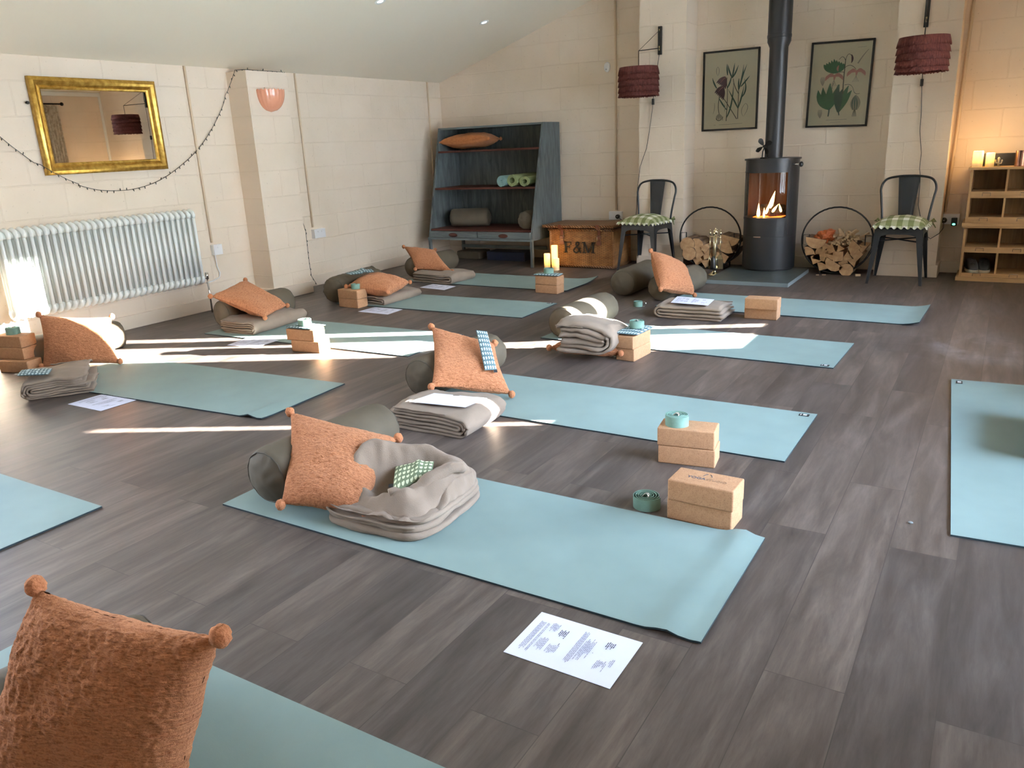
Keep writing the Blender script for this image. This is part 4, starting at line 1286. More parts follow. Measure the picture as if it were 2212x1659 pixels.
def art_fritillary(S, K):
    for a in (((.44, .90), (.46, .6), (.44, .45)), ((.44, .45), (.42, .40), (.43, .33)), ((.66, .88), (.66, .7), (.66, .36)), ((.64, .88), (.50, .72), (.38, .60)), ((.66, .55), (.56, .44), (.55, .35)), ((.30, .57), (.26, .7), (.30, .80))):
        S(K(*a), .0035, .003, 2)
    for a in (((.44, .86), (.56, .72), (.56, .40)), ((.44, .75), (.34, .66), (.28, .58)), ((.66, .74), (.60, .66), (.46, .48)), ((.66, .74), (.72, .62), (.76, .45)), ((.72, .60), (.84, .52), (.76, .36)), ((.53, .34), (.46, .25), (.44, .16)), ((.53, .34), (.55, .26), (.57, .15)),
              ((.53, .34), (.60, .28), (.64, .18)), ((.44, .47), (.50, .40), (.52, .30)), ((.66, .50), (.72, .38), (.74, .18)), ((.68, .46), (.70, .36), (.80, .18)), ((.70, .46), (.78, .40), (.86, .33)), ((.44, .30), (.43, .24), (.42, .15)), ((.24, .46), (.18, .40), (.15, .32)), ((.66, .5), (.65, .42), (.66, .35))):
        S(K(*a), .004, .0008, 1, .0045)
    for (x, y, s, dx) in ((.40, .32, 1, -.15), (.36, .44, 1.15, -.14)):
        for k in range(7):
            f = k / 6
            S(K((x, y), (x + dx * .5 - .02 + .10 * f * s, y + .02 + .06 * f * s), (x + dx * (1.1 - f) + .02 * f, y + .07 * s + .085 * f * s)), .006, .003, 3, .009)
        S(K((x, y + .01), (x - .05, y + .03), (x - .09, y + .07)), .002, .001, 4)
    for k in range(4):
        S(K((.30, .80), (.22 + .05 * k, .84), (.28 + .03 * k, .895)), .002, .001, 5, .006)
    S(K((.24, .86), (.30, .93), (.38, .84)), .003, .002, 2)
    for a in (((.80, .68), (.68, .76), (.76, .85)), ((.80, .68), (.90, .72), (.77, .85)), ((.20, .65), (.22, .72), (.18, .8)), ((.40, .66), (.42, .72), (.40, .78)), ((.25, .18), (.20, .22), (.25, .30)), ((.25, .18), (.30, .22), (.26, .30))):
        S(K(*a), .0015, .001, 5, .002)
    S([(.3, .945), (.45, .945), (.75, .94)], .0018, mi=6); S([(.2, .947), (.24, .947)], .0018, mi=6)
def art_lily(S, K):
    for k in range(9):
        f = k / 8
        S(K((.40, .36), (.24 + .32 * f, .30), (.20 + .34 * f, .19 + .06 * abs(f - .5) * 2)), .006, .0015, 0, .017)
    for tip, bend in (((.14, .56), (.16, .72)), ((.22, .53), (.24, .70)), ((.34, .48), (.34, .66)), ((.50, .50), (.44, .66)), ((.30, .60), (.30, .7)), ((.44, .60), (.4, .7))):
        S(K((.36, .80), bend, tip), .008, .002, 0, .024)
    for tip, bend in (((.72, .58), (.60, .70)), ((.66, .52), (.56, .68)), ((.56, .56), (.50, .68)), ((.48, .50), (.46, .66))):
        S(K((.52, .84), bend, tip), .008, .002, 0 if tip[0] > .6 else 1, .021)
    S(K((.36, .78), (.36, .84), (.35, .89)), .006, .005, 1); S(K((.52, .82), (.53, .85), (.54, .88)), .006, .004, 1)
    S(K((.57, .62), (.56, .4), (.57, .20)), .005, .003, 2)
    for a in (((.57, .20), (.60, .10), (.67, .17)), ((.57, .22), (.52, .13), (.46, .20)), ((.57, .30), (.66, .24), (.76, .33)), ((.57, .36), (.52, .34), (.48, .36)), ((.59, .51), (.72, .48), (.76, .60)), ((.76, .60), (.80, .64), (.86, .62)), ((.40, .48), (.38, .5), (.38, .55))):
        S(K(*a), .0022, .0018, 2)
    S(K((.66, .15), (.70, .20), (.67, .25)), .003, .002, 3, .006); S(K((.46, .27), (.43, .31), (.46, .34)), .003, .002, 4, .006)
    for (x, y) in ((.40, .40), (.77, .36)):
        for s in (-1, 1):
            for k in range(4):
                f = k / 3
                S(K((x, y), (x + s * (.08 + .07 * f), y - .06 + .03 * f), (x + s * (.10 + .05 * f), y + .02 + .03 * f)), .004, .002, 4, .008)
        S(K((x, y - .02), (x + .01, y), (x, y + .05)), .008, .003, 4, .004)
        for k in range(5): S(K((x, y + .04), (x + (k - 2) * .01, y + .08), (x + (k - 2) * .028, y + .12)), .0012, .002, 5)
    for k in range(7):
        S(K((.80, .64), (.70 + .035 * k, .73), (.80 + (k - 3) * .012, .82)), .004, .003, 1 if k % 2 else 5, .008)
        S(K((.80, .80), (.80 + (k - 3) * .008, .84), (.80 + (k - 3) * .012, .90)), .0014, .001, 2)
    for (x, y) in ((.20, .42), (.20, .82)):
        for k in range(5): S(K((x + .01, y + .09), (x - .05 + .025 * k, y + .03), (x + (k - 2) * .012, y - .02)), .0012, .001, 5, .002)
    S(K((.78, .26), (.86, .16), (.94, .10)), .006, .002, 5)
    S([(.32, .935), (.5, .935), (.68, .93)], .0020, mi=6); S([(.40, .965), (.58, .963)], .0014, mi=6); S([(.75, .07), (.9, .065)], .0012, mi=6)
picture('black-framed purple fritillary print left of the stove flue', -2.597, -2.066, 1.280, 1.996, 0, art_fritillary)
picture('black-framed pink lily print right of the stove flue', -1.622, -1.104, 1.262, 1.978, math.radians(1.2), art_lily)
def shift(root):
    """parts were built in world coordinates: bring them into the thing's frame"""
    inv = root.matrix_basis.inverted()
    def go(o, depth):
        for ch in o.children:
            if ch.type == 'MESH' and not ch.get('_done'):
                ch.data.transform(Matrix.Translation(-V(root.location)))
            go(ch, depth + 1)
    go(root, 0)
    return root

# ---------------------------------------------------------------- hearth, stove, flue
SX, SY = -1.825, 7.52
hb = MB(); hb.box((-2.165, 6.735, 0), (-1.462, 7.55, .034), bev=.002)
ho = hb.build('hearth_slab', [M['slate'], M['slate_edge']])
for p in ho.data.polygons:
    if abs(p.normal.z) < .5: p.material_index = 1
tag(origin_to(ho, (-1.81, 7.14, 0)), 'grey slate hearth slab under the wood stove', 'hearth')

root = empty('wood_stove', (SX, SY, .034), 'tall black cylindrical wood-burning stove with a fire behind curved glass', 'stove')
O = V(root.location); R = .232
def B_(b, name, m, par=root, **k): return b.build(name, m, par, **k)
# angles: front is -y (=-90deg)
g0, g1 = math.radians(-158), math.radians(-42)
zb, zt, zg0, zg1 = 0, .988, .476, .868
b = MB()
b.lathe([(0, zb), (R - .012, zb), (R - .010, .012), (R, .016), (R, .305)], n=64)
b.lathe([(R - .004, .305), (R - .004, .311)], n=64)
b.lathe([(R, .311), (R, zg0)], n=64)
b.lathe([(R, zg1), (R, zt - .014), (R - .02, zt - .014)], n=64)
b.lathe([(R, zg0), (R, zg1)], n=44, a0=g1, a1=g0 + 2 * PI)
B_(b, 'body', M['stove'], smooth=True, angle=30)
b = MB(); b.lathe([(0, zt - .014), (R + .012, zt - .014), (R + .012, zt), (0, zt)], n=64); B_(b, 'top_plate', M['stove'], smooth=True, angle=30)
b = MB()
b.lathe([(R + .004, zg0 - .02), (R + .004, zg0)], n=30, a0=g0, a1=g1 + .12); b.lathe([(R + .004, zg1), (R + .004, zg1 + .012)], n=30, a0=g0, a1=g1 + .12)
b.lathe([(R + .004, zg0 - .16), (R + .004, zg1 + .10)], n=4, a0=g1, a1=g1 + .12)
dr = B_(b, 'door', M['stove'], smooth=True, angle=30)
b = MB(); b.lathe([(R - .002, zg0), (R - .002, zg1)], n=40, a0=g0, a1=g1); B_(b, 'door_glass', M['stove_glass'], dr, smooth=True, weld=False)
b = MB(); b.box((R * .80, -R * .62, .33), (R * .80 + .006, -R * .56, zt - .03)); B_(b, 'door_gap', M['black_plastic'], dr)
b = MB(); b.tube([(R * .82, -R * .50, zt - .055), (R + .035, -R * .60, zt - .055)], .008); kb = B_(b, 'handle_rod', M['steel'], dr, smooth=True)
b = MB(); b.ball((R + .045, -R * .62, zt - .055), .024, sc=(.8, 1, 1)); B_(b, 'handle_knob', M['black_plastic'], dr, smooth=True)
b = MB(); b.box((-.085, -R - .004, .303), (-.02, -R + .008, .313), bev=.002); B_(b, 'air_slider', M['steel'])
fbm_ = mat('firebrick', (.14, .085, .055), .9); t = NT(fbm_); t.bump(t.noise(t.coord(), 30, 3), .2)
b = MB(); b.lathe([(0, zg0 - .01), (R - .03, zg0 - .01), (R - .03, zg1 + .02), (0, zg1 + .02)], n=40)
fo = B_(b, 'firebox_lining', fbm_)
# open the lining towards the glass
bm = bmesh.new(); bm.from_mesh(fo.data)
kill = [f for f in bm.faces if abs(f.normal.z) < .5 and f.calc_center_median().y < -.09]
bmesh.ops.delete(bm, geom=kill, context='FACES'); bm.to_mesh(fo.data); bm.free()
char = mat('charred_log', (.03, .02, .015), .9)
for (p, q, rr) in (((-.10, -.05, zg0 + .035), (.11, -.06, zg0 + .04), .032), ((-.06, -.10, zg0 + .085), (.12, .02, zg0 + .075), .028), ((.02, -.11, zg0 + .03), (.13, .02, zg0 + .03), .03)):
    b = MB(); b.tube([p, V(p).lerp(V(q), .5) + V((0, 0, .004)), q], [rr, rr * 1.1, rr * .9], 9); B_(b, 'burning_log', char, smooth=True)
b = MB(); b.box((-.12, -.14, zg0 - .008), (.13, .05, zg0 + .004)); B_(b, 'ember_bed', M['ember'])
for (x, y, z, h, w, ln) in ((-.075, -.13, 0, .125, .016, .0), (-.022, -.14, 0, .085, .011, .0), (.02, -.11, .08, .15, .020, .04), (.045, -.12, .045, .07, .013, .05), (.12, -.11, .045, .075, .012, -.02), (-.01, -.12, .03, .10, .013, .03)):
    b = MB(); b.tube([(x + ln * f, y, zg0 + z + h * f) for f in (0, .2, .45, .7, .88, 1)], [w * .5, w, w * .85, w * .5, w * .25, .0005], 8)
    B_(b, 'flame', M['flame'], smooth=True)
L = bpy.data.lights.new('fire_light', 'POINT'); L.energy = .5; L.color = (1, .5, .2); L.shadow_soft_size = .05
lo = bpy.data.objects.new('fire_light', L); C.objects.link(lo); lo.location = O + V((.01, -.09, zg0 + .17))

b = MB()
b.lathe([(.078, 1.022), (.078, 1.62), (.078, 1.945), (.099, 1.99), (.099, 2.02), (.102, 2.022), (.102, 2.045), (.099, 2.047), (.099, 3.25)], n=40)
fl_ = b.build('flue_pipe', M['stove'], smooth=True, angle=35); fl_.location = (SX, SY + .015, 0)
tag(fl_, 'black flue pipe rising from the stove to the ceiling', 'flue')

root = empty('stove_fan', (SX - .045, SY - .135, 1.022), 'small black heat-powered fan standing on the stove top', 'stove fan')
b = MB(); b.box((-.03, -.02, 0), (.03, .02, .012), bev=.003); b.tube([(-.018, 0, .01), (-.015, 0, .06), (0, 0, .10)], .005); b.tube([(.018, 0, .01), (.015, 0, .06), (0, 0, .10)], .005); b.tube([(0, -.025, .105), (0, .02, .105)], .012, 12)
b.build('base', M['iron'], root, smooth=True, angle=30)
for k in range(4):
    a = .5 + k * PI / 2
    d = V((math.cos(a), 0, math.sin(a))); s_ = V((-math.sin(a), 0, math.cos(a)))
    b = MB(); pts = []
    for (f, w) in ((.012, .008), (.035, .026), (.058, .034), (.072, .020), (.078, .002)):
        pts += [d * f + s_ * w * .7 + V((0, -.028 - .012, .105)), d * f - s_ * w * .5 + V((0, -.028 + .010, .105))]
    b.add(pts, [(i * 2, i * 2 + 1, i * 2 + 3, i * 2 + 2) for i in range(4)]); b.build('blade', M['iron'], root, smooth=True)

# ---------------------------------------------------------------- log hoops
def hoop(cx, cy, label, r=.288):
    root = empty('log_hoop', (cx, cy, 0), label, 'log holder', 'black iron log hoops')
    b = MB(); b.tube([(r * math.sin(a) * 1.03, 0, .302 + r * math.cos(a) * (1 + .004 * math.sin(a * 40))) for a in [2 * PI * i / 90 for i in range(90)]], .0075, 8, closed=True)
    b.build('ring', M['iron'], root, smooth=True)
    b = MB()
    n = 30; vs = []
    for i in range(n + 1):
        a = PI * .60 + PI * .80 * i / n
        x, z = r * math.sin(a) * 1.0, .302 + r * math.cos(a)
        x2, z2 = (r - .004) * math.sin(a), .302 + (r - .004) * math.cos(a)
        vs += [(x, .01, z), (x, .26, z), (x2, .26, z2), (x2, .01, z2)]
    fs = []
    for i in range(n):
        for e in range(4): fs.append((i * 4 + e, i * 4 + (e + 1) % 4, (i + 1) * 4 + (e + 1) % 4, (i + 1) * 4 + e))
    b.add(vs, fs); b.build('cradle', M['iron'], root)
    for s in (-1, 1):
        b = MB()
        x = s * r * 1.0
        b.tube([(x, 0, .26), (x - s * .0, 0, .345), (x - s * .055, 0, .35), (x - s * .055, 0, .25)], .0055, 6)
        b.build('side_bracket', M['iron'], root)
        b = MB(); b.tube([(s * .13, .03, .0), (s * .13, .24, .0)], .008); b.tube([(s * .13, .03, .004), (s * .13, .03, .045)], .008); b.tube([(s * .13, .24, .004), (s * .13, .24, .045)], .008)
        for i_, q in enumerate(b.v): b.v[i_] = (q[0], q[1], max(q[2], .0))
        b.build('foot', M['iron'], root)
    return root
HLX, HRX, HY = -2.378, -1.232, 7.50
hoop(HLX, HY, 'iron log hoop left of the stove')
hoop(HRX, HY, 'iron log hoop right of the stove')
bark = M['bark'] = mat('bark', (.16, .095, .055), .9); t = NT(bark); v = t.coord(scale=(30, 3, 30)); t.col(t.ramp(t.noise(v, 1, 4), [(.35, (.09, .05, .03)), (.65, (.26, .16, .09))])); t.bump(t.noise(v, 1, 4), .6, .01)
cut = M['cut'] = mat('cut_wood', (.52, .31, .15), .8); t = NT(cut); t.col(t.ramp(t.noise(t.coord(), 25, 4), [(.3, (.40, .22, .10)), (.7, (.60, .38, .20))]))
def wedge(x, z, rot, size, kind, y0, ln, label, group, name='log'):
    if kind == 'q': pts = [(0, 0)] + [(math.cos(a), math.sin(a)) for a in [PI / 2 * i / 5 for i in range(6)]]
    elif kind == 'h': pts = [(math.cos(a), math.sin(a)) for a in [PI * i / 7 for i in range(8)]]
    elif kind == 's': pts = [(-.5, -.5), (.5, -.45), (.55, .5), (-.45, .55)]
    elif kind == 't': pts = [(-.55, -.4), (.6, -.45), (.1, .6)]
    else: pts = [(math.cos(a), math.sin(a) * .95) for a in [2 * PI * i / 10 for i in range(10)]]
    cxx = sum(p[0] for p in pts) / len(pts); czz = sum(p[1] for p in pts) / len(pts)
    poly = []
    for a, c_ in pts:
        a, c_ = (a - cxx) * size, (c_ - czz) * size
        poly.append((a * math.cos(rot) - c_ * math.sin(rot), a * math.sin(rot) + c_ * math.cos(rot)))
    b = MB().prism(poly, 0, ln, 0, 1)
    bev = b.build(name, [M['bark'] if kind in 'qhr' else M['cut'], M['cut']])
    bev.location = (x, y0, z)
    return tag(bev, label, 'log' if name == 'log' else 'kindling', group)
LR = [(-.165, .135, .4, .075, 's'), (-.10, .08, .3, .075, 'q'), (-.02, .075, 2.6, .082, 'h'), (.075, .085, 3.5, .078, 'q'), (.15, .12, 1.4, .07, 't'), (-.215, .215, .2, .08, 'q'), (-.125, .175, -.3, .105, 's'),
      (-.045, .15, .9, .085, 't'), (.025, .165, .1, .085, 's'), (.10, .155, 2.2, .085, 't'), (.175, .185, .8, .08, 's'), (-.175, .27, 3.0, .09, 'h'), (-.055, .225, 2.0, .075, 'q'), (.035, .235, .5, .06, 't'), (.135, .245, 2.4, .10, 'q'), (.215, .24, 1.0, .07, 't'), (-.09, .25, .7, .07, 't'), (.10, .05, 2.9, .06, 'r')]
spots = ['lowest', 'heaped', 'centre']
for i, (dx, z, rot, s, k) in enumerate(LR):
    wedge(HRX + dx, z, rot, s, k, HY - .012 - .012 * ((i * 7) % 3), .24, 'split log stacked in the iron hoop right of the stove', 'split logs in the right-hand hoop')
LL = [(-.11, .085, .6, .075, 's'), (-.03, .065, 1.2, .07, 't'), (.06, .075, .2, .075, 's'), (.14, .115, 2.6, .075, 'q'), (-.19, .15, .2, .07, 'r'), (-.10, .155, .6, .085, 's'), (-.02, .14, 1.9, .075, 's'), (.075, .15, .8, .07, 't'), (-.215, .235, .4, .075, 'r'), (-.13, .225, 0, .075, 'r'), (-.035, .20, 1.0, .055, 's'), (.155, .20, 3.5, .12, 'q'), (.19, .27, 2.9, .09, 'h')]
for i, (dx, z, rot, s, k) in enumerate(LL):
    wedge(HLX + dx, z, rot, s, k, HY - .012 - .012 * ((i * 5) % 3), .24, 'split log stacked in the iron hoop left of the stove', 'split logs in the left-hand hoop')
rnd = random.Random(11)
for i in range(38):
    f = i / 37
    x = HRX - .03 + .22 * rnd.random(); z = .265 + .095 * rnd.random() * (1 - abs((x - HRX - .08) / .16) ** 2 * .6)
    k = MB().prism([(-.009, -.008), (.01, -.007), (.008, .010), (-.008, .008)], 0, .16, 0)
    o = k.build('kindling_stick', M['kindle'] if 'kindle' in M else M.setdefault('kindle', mat('pale_kindling', (.62, .45, .28), .8)))
    o.location = (x, HY - .005 - .02 * rnd.random(), z); o.rotation_euler = (rnd.uniform(-.15, .25), 0, rnd.uniform(-.6, .6))
    tag(o, 'pale kindling stick heaped on the logs right of the stove', 'kindling', 'kindling sticks heaped in the right-hand hoop')
# net of kindling
root = empty('kindling_net', (HRX - .115, HY, .27), 'orange-red net bag of wood on the logs right of the stove', 'net bag')
nm = mat('orange_net', (.42, .10, .025), .6)
b = MB(); b.ball((.0, .05, .045), .075, n=24, sc=(1.15, 1.1, .95))
for i, q in enumerate(b.v):
    p = V(q); b.v[i] = tuple(p + (p - V((0, .05, .045))) * (.35 * noise.noise(p * 28)) + V((.25 * max(0, p.z - .04), 0, .35 * max(0, p.x))))
b.build('net', nm, root, smooth=False)

# ---------------------------------------------------------------- fire tools
TX, TY = -2.225, 7.18
root = empty('tool_stand', (TX, TY, 0), 'brass companion stand holding fire tools left of the stove', 'fire tool stand')
b = MB(); b.lathe([(0, 0), (.052, 0), (.054, .008), (.040, .018), (.022, .030), (.016, .045), (.03, .060), (.034, .075), (.028, .088), (.010, .098), (.007, .105)], n=28); b.build('base', M['brass'], root, smooth=True)
b = MB(); b.tube([(0, 0, .10), (0, 0, .37)], .0065, 10); b.build('post', M['brass'], root, smooth=True)
b = MB(); b.ball((0, 0, .395), .016, sc=(1, 1, 1.5)); b.ball((0, 0, .425), .008); b.build('finial', M['brass'], root, smooth=True)
b = MB(); b.tube([(-.055, 0, .345), (-.03, 0, .352), (0, 0, .345), (.03, 0, .352), (.055, 0, .345)], .004, 8); b.tube([(0, -.04, .347), (0, .04, .347)], .004); b.build('crossbar', M['brass'], root, smooth=True)
for nm_, dx, dy, lab in (('fire_brush', .0, -.042, 'brass-handled fire brush with black bristles'), ('fire_shovel', .048, 0, 'brass fire shovel on the right of the stand'), ('fire_tongs', -.048, 0, 'brass fire tongs on the left of the stand'), ('fire_poker', .0, .042, 'brass fire poker at the back of the stand')):
    r_ = empty(nm_, (TX + dx, TY + dy, .06), lab, 'fire tool', 'brass fire tools hanging on the stand')
    b = MB(); b.tube([(0, 0, .12), (0, 0, .31)], .0035, 8); b.ball((0, 0, .325), .011, sc=(1, 1, 1.6)); b.ball((0, 0, .352), .006); b.build('handle', M['brass'], r_, smooth=True)
    b = MB()
    if nm_ == 'fire_brush': b.lathe([(.008, .12), (.020, .10), (.028, .02), (.026, .0), (0, .0)], n=16); b.build('bristles', M['black_plastic'], r_, smooth=True)
    elif nm_ == 'fire_shovel':
        b.add([(-.010, -.004, .13), (.010, -.004, .13), (.030, -.008, .09), (.032, -.004, .0), (-.032, -.004, .0), (-.030, -.008, .09), (-.010, 0, .13), (.010, 0, .13), (.030, .0, .09), (.032, .0, .0), (-.032, .0, .0), (-.030, .0, .09)], [(0, 1, 2, 5), (5, 2, 3, 4), (6, 11, 8, 7), (11, 10, 9, 8), (0, 6, 7, 1), (1, 7, 8, 2), (2, 8, 9, 3), (3, 9, 10, 4), (4, 10, 11, 5), (5, 11, 6, 0)]); b.build('blade', M['brass'], r_)
    elif nm_ == 'fire_tongs': b.tube([(0, 0, .12), (-.012, 0, .06), (-.004, 0, 0)], .003); b.tube([(0, 0, .12), (.012, 0, .06), (.004, 0, 0)], .003); b.build('jaws', M['brass'], r_, smooth=True)
    else: b.tube([(0, 0, .12), (0, 0, 0)], .0035); b.tube([(0, 0, .03), (.018, 0, .015)], .003); b.build('hook', M['brass'], r_, smooth=True)

# ---------------------------------------------------------------- metal chairs
def chair(cx, cy, rz, label):
    root = empty('metal_chair', (cx, cy, 0), label, 'chair', 'gunmetal slat-back chairs', rz)
    g = M['gunmetal']
    sw = .178; zs = .438
    # seat pan with rolled rim and arched aprons
    b = MB(); b.box((-sw, -sw, zs), (sw, sw, zs + .012), bev=.005); b.build('seat', g, root, smooth=True, angle=40)
    b = MB()
    n = 20
    for ax in range(4):
        M4 = Matrix.Rotation(ax * PI / 2, 3, 'Z')
        vs = []
        for i in range(n + 1):
            u = -1 + 2 * i / n
            drop = .035 + .085 * abs(u) ** 5
            x = u * (sw - .002); fl_ = .012 * (drop / .12)
            vs += [M4 @ V((x * (1 + fl_ * .6), -sw - .0, zs + .004)), M4 @ V((x * (1 + fl_), -sw - fl_, zs - drop)), M4 @ V((x * (1 + fl_), -sw - fl_ + .004, zs - drop)), M4 @ V((x, -sw + .004, zs + .004))]
        fs = []
        for i in range(n):
            for e in range(4): fs.append((i * 4 + e, i * 4 + (e + 1) % 4, (i + 1) * 4 + (e + 1) % 4, (i + 1) * 4 + e))
        b.add(vs, fs)
    b.build('apron', g, root, smooth=True, angle=40)
    for sx in (-1, 1):
        for sy in (-1, 1):
            top = V((sx * (sw - .012), sy * (sw - .012), zs - .02)); foot = V((sx * .198, sy * .205, 0))
            b = MB(); vs = []
            k = 8
            for i in range(k + 1):
                f = i / k; p = top.lerp(foot, f)
                w = .052 * (1 - f) + .020 * f
                # angle-section leg: outer corner plus two flanges
                c_ = p + V((sx * .012, sy * .012, 0))
                vs += [c_, c_ + V((-sx * w, 0, 0)), c_ + V((-sx * w, -sy * .004, 0)), c_ + V((-sx * .006, -sy * .006, 0)), c_ + V((-sx * .004, -sy * w, 0)), c_ + V((0, -sy * w, 0))]
            fs = []
            for i in range(k):
                for e in range(6): fs.append((i * 6 + e, i * 6 + (e + 1) % 6, (i + 1) * 6 + (e + 1) % 6, (i + 1) * 6 + e))
            fs += [tuple(range(6)), tuple(k * 6 + e for e in range(6))[::-1]]
            b.add(vs, fs); b.build('leg', g, root)
    b = MB(); b.tube([(-.17, -.17, zs - .09), (.17, .17, zs - .09)], .006, 8); b.tube([(.17, -.17, zs - .096), (-.17, .17, zs - .096)], .006, 8); b.build('cross_brace', g, root, smooth=True)
    # hooped back
    pts = []
    for (x, y, z) in ((-.172, .150, zs), (-.182, .162, .55), (-.200, .18, .68), (-.208, .192, .74), (-.196, .20, .79), (-.160, .207, .825), (-.08, .212, .842), (0, .213, .845)):
        pts.append(V((x, y, z)))
    pts = pts + [V((-p.x, p.y, p.z)) for p in pts[-2::-1]]
    sm = []
    for i in range(len(pts) - 1):
        p0, p1, p2, p3 = pts[max(i - 1, 0)], pts[i], pts[i + 1], pts[min(i + 2, len(pts) - 1)]
        for q in range(5):
            f = q / 5; sm.append(.5 * (2 * p1 + (p2 - p0) * f + (2 * p0 - 5 * p1 + 4 * p2 - p3) * f * f + (3 * p1 - p0 - 3 * p2 + p3) * f ** 3))
    sm.append(pts[-1])
    b = MB(); b.tube(sm, .0095, 10); b.build('back_hoop', g, root, smooth=True)
    # central splat with pressed ribs
    b = MB(); n = 12; m_ = 20; vs = []
    for j in range(m_ + 1):
        f = j / m_; z = zs + .005 + (.838 - zs) * f
        w = .050 + .032 * f; y = .158 + .055 * f ** .8
        for i in range(n + 1):
            u = -1 + 2 * i / n
            rib = 0
            if .12 < f < .86 + .06 * (1 - abs(u)) and i in (3, 5, 7, 9): rib = -.004
            vs.append((u * w, y + rib, z))
    fs = [(j * (n + 1) + i, j * (n + 1) + i + 1, (j + 1) * (n + 1) + i + 1, (j + 1) * (n + 1) + i) for j in range(m_) for i in range(n)]
    b.add(vs, fs); b.add([(x, y + .003, z) for x, y, z in vs], [f[::-1] for f in fs]); b.build('back_splat', g, root, smooth=True, weld=False)
    return root
chair(-2.955, 7.335, math.radians(-7), 'metal chair left of the stove beside the wicker basket')
chair(-.705, 7.315, math.radians(-1), 'metal chair right of the stove beside the pine cubbies')

def gingham():
    m = mat('green_gingham', (.6, .6, .5), .9, spec=.15); t = NT(m)
    tc = t.n('ShaderNodeTexCoord'); sp = t.n('ShaderNodeSeparateXYZ'); t.l(tc.outputs['UV'], sp.inputs[0])
    def stripe(ch):
        a = t.math('MULTIPLY', sp.outputs[ch], 4.5); f = t.math('FRACT', a, 0)
        return t.math('LESS_THAN', f, .5)
    s = t.math('ADD', stripe('X'), stripe('Y'))
    t.col(t.ramp(t.math('MULTIPLY', s, .5), [(0, (.66, .65, .54)), (.25, (.66, .65, .54)), (.26, (.33, .34, .20)), (.74, (.33, .34, .20)), (.76, (.155, .175, .07))]))
    t.b.inputs['Roughness'].default_value = .9
    e = t.t.nodes['Color Ramp'] if 'Color Ramp' in t.t.nodes else None
    for nd in t.t.nodes:
        if nd.type == 'VALTORGB': nd.color_ramp.interpolation = 'CONSTANT'
    return m
M['gingham'] = gingham()
def seat_cushion(cx, cy, rz, label):
    s = .185
    R_ = Matrix.Rotation(rz, 3, 'Z')
    z0 = .4515
    root = empty('seat_cushion', (cx, cy, z0), label, 'cushion', 'green gingham seat cushions', rz)
    n = 36; b = MB(); uvs = []
    for side in (1, -1):
        vs = []; fs = []
        for j in range(n + 1):
            for i in range(n + 1):
                u, v = i / n, j / n
                e = max(0, 1 - abs(2 * u - 1) ** 2.4) * max(0, 1 - abs(2 * v - 1) ** 2.4)
                x, y = (u - .5) * 2 * s, (v - .5) * 2 * s
                h = .070 * e ** .5
                z = .022 + h * 1.0 + .004 * noise.noise(V((x * 14, y * 14, cx))) * e if side > 0 else max(.0, .022 - .022 * e ** .4)
                vs.append((x, y, z)); uvs.append((u, v))
        for j in range(n):
            for i in range(n):
                k = j * (n + 1) + i; f = (k, k + 1, k + n + 2, k + n + 1); fs.append(f if side > 0 else f[::-1])
        b.add(vs, fs)
    o = b.build('cover', M['gingham'], root, smooth=True, weld=False)
    ul = o.data.uv_layers.new(name='UVMap')
    for lp in o.data.loops: ul.data[lp.index].uv = uvs[lp.vertex_index]
    # gathered frill
    b = MB(); N = 260; vs = []; uvs = []
    per = []
    for i in range(N):
        f = i / N * 4; k = int(f); q = f - k
        c = [(-s, -s), (s, -s), (s, s), (-s, s)]
        x = c[k][0] + (c[(k + 1) % 4][0] - c[k][0]) * q; y = c[k][1] + (c[(k + 1) % 4][1] - c[k][1]) * q
        per.append((x, y))
    for i, (x, y) in enumerate(per):
        d = V((x, y, 0)).normalized()
        w = math.sin(i * .85) * .007 + .004 * noise.noise(V((i * .3, 1, 0)))
        vs += [(x * .99, y * .99, .024), (x + d.x * .016, y + d.y * .016, .022 + w), (x + d.x * .030, y + d.y * .030, .008 + w * 1.3)]
    fs = []
    for i in range(N):
        for e in range(2): fs.append((i * 3 + e, ((i + 1) % N) * 3 + e, ((i + 1) % N) * 3 + e + 1, i * 3 + e + 1))
    b.add(vs, fs); o = b.build('frill', M['gingham'], root, smooth=True)
    ul = o.data.uv_layers.new(name='UVMap')
    for lp in o.data.loops:
        q = o.data.vertices[lp.vertex_index].co; ul.data[lp.index].uv = (q.x / (2 * s) + .5, q.y / (2 * s) + .5)
    for sx in (-1, 1):
        b = MB(); b.tube([(sx * s, s * .8, .02), (sx * (s + .03), s * .95, .045), (sx * (s + .045), s * .85, .03), (sx * (s + .02), s * .9, .02), (sx * (s + .05), s * .75, -.02)], [.006, .011, .009, .006, .004], 7)
        b.build('tie', M['gingham'], root, smooth=True)
seat_cushion(-2.96, 7.315, math.radians(-9), 'gingham seat cushion on the left-hand metal chair')
seat_cushion(-.70, 7.290, math.radians(-1), 'gingham seat cushion on the right-hand metal chair')

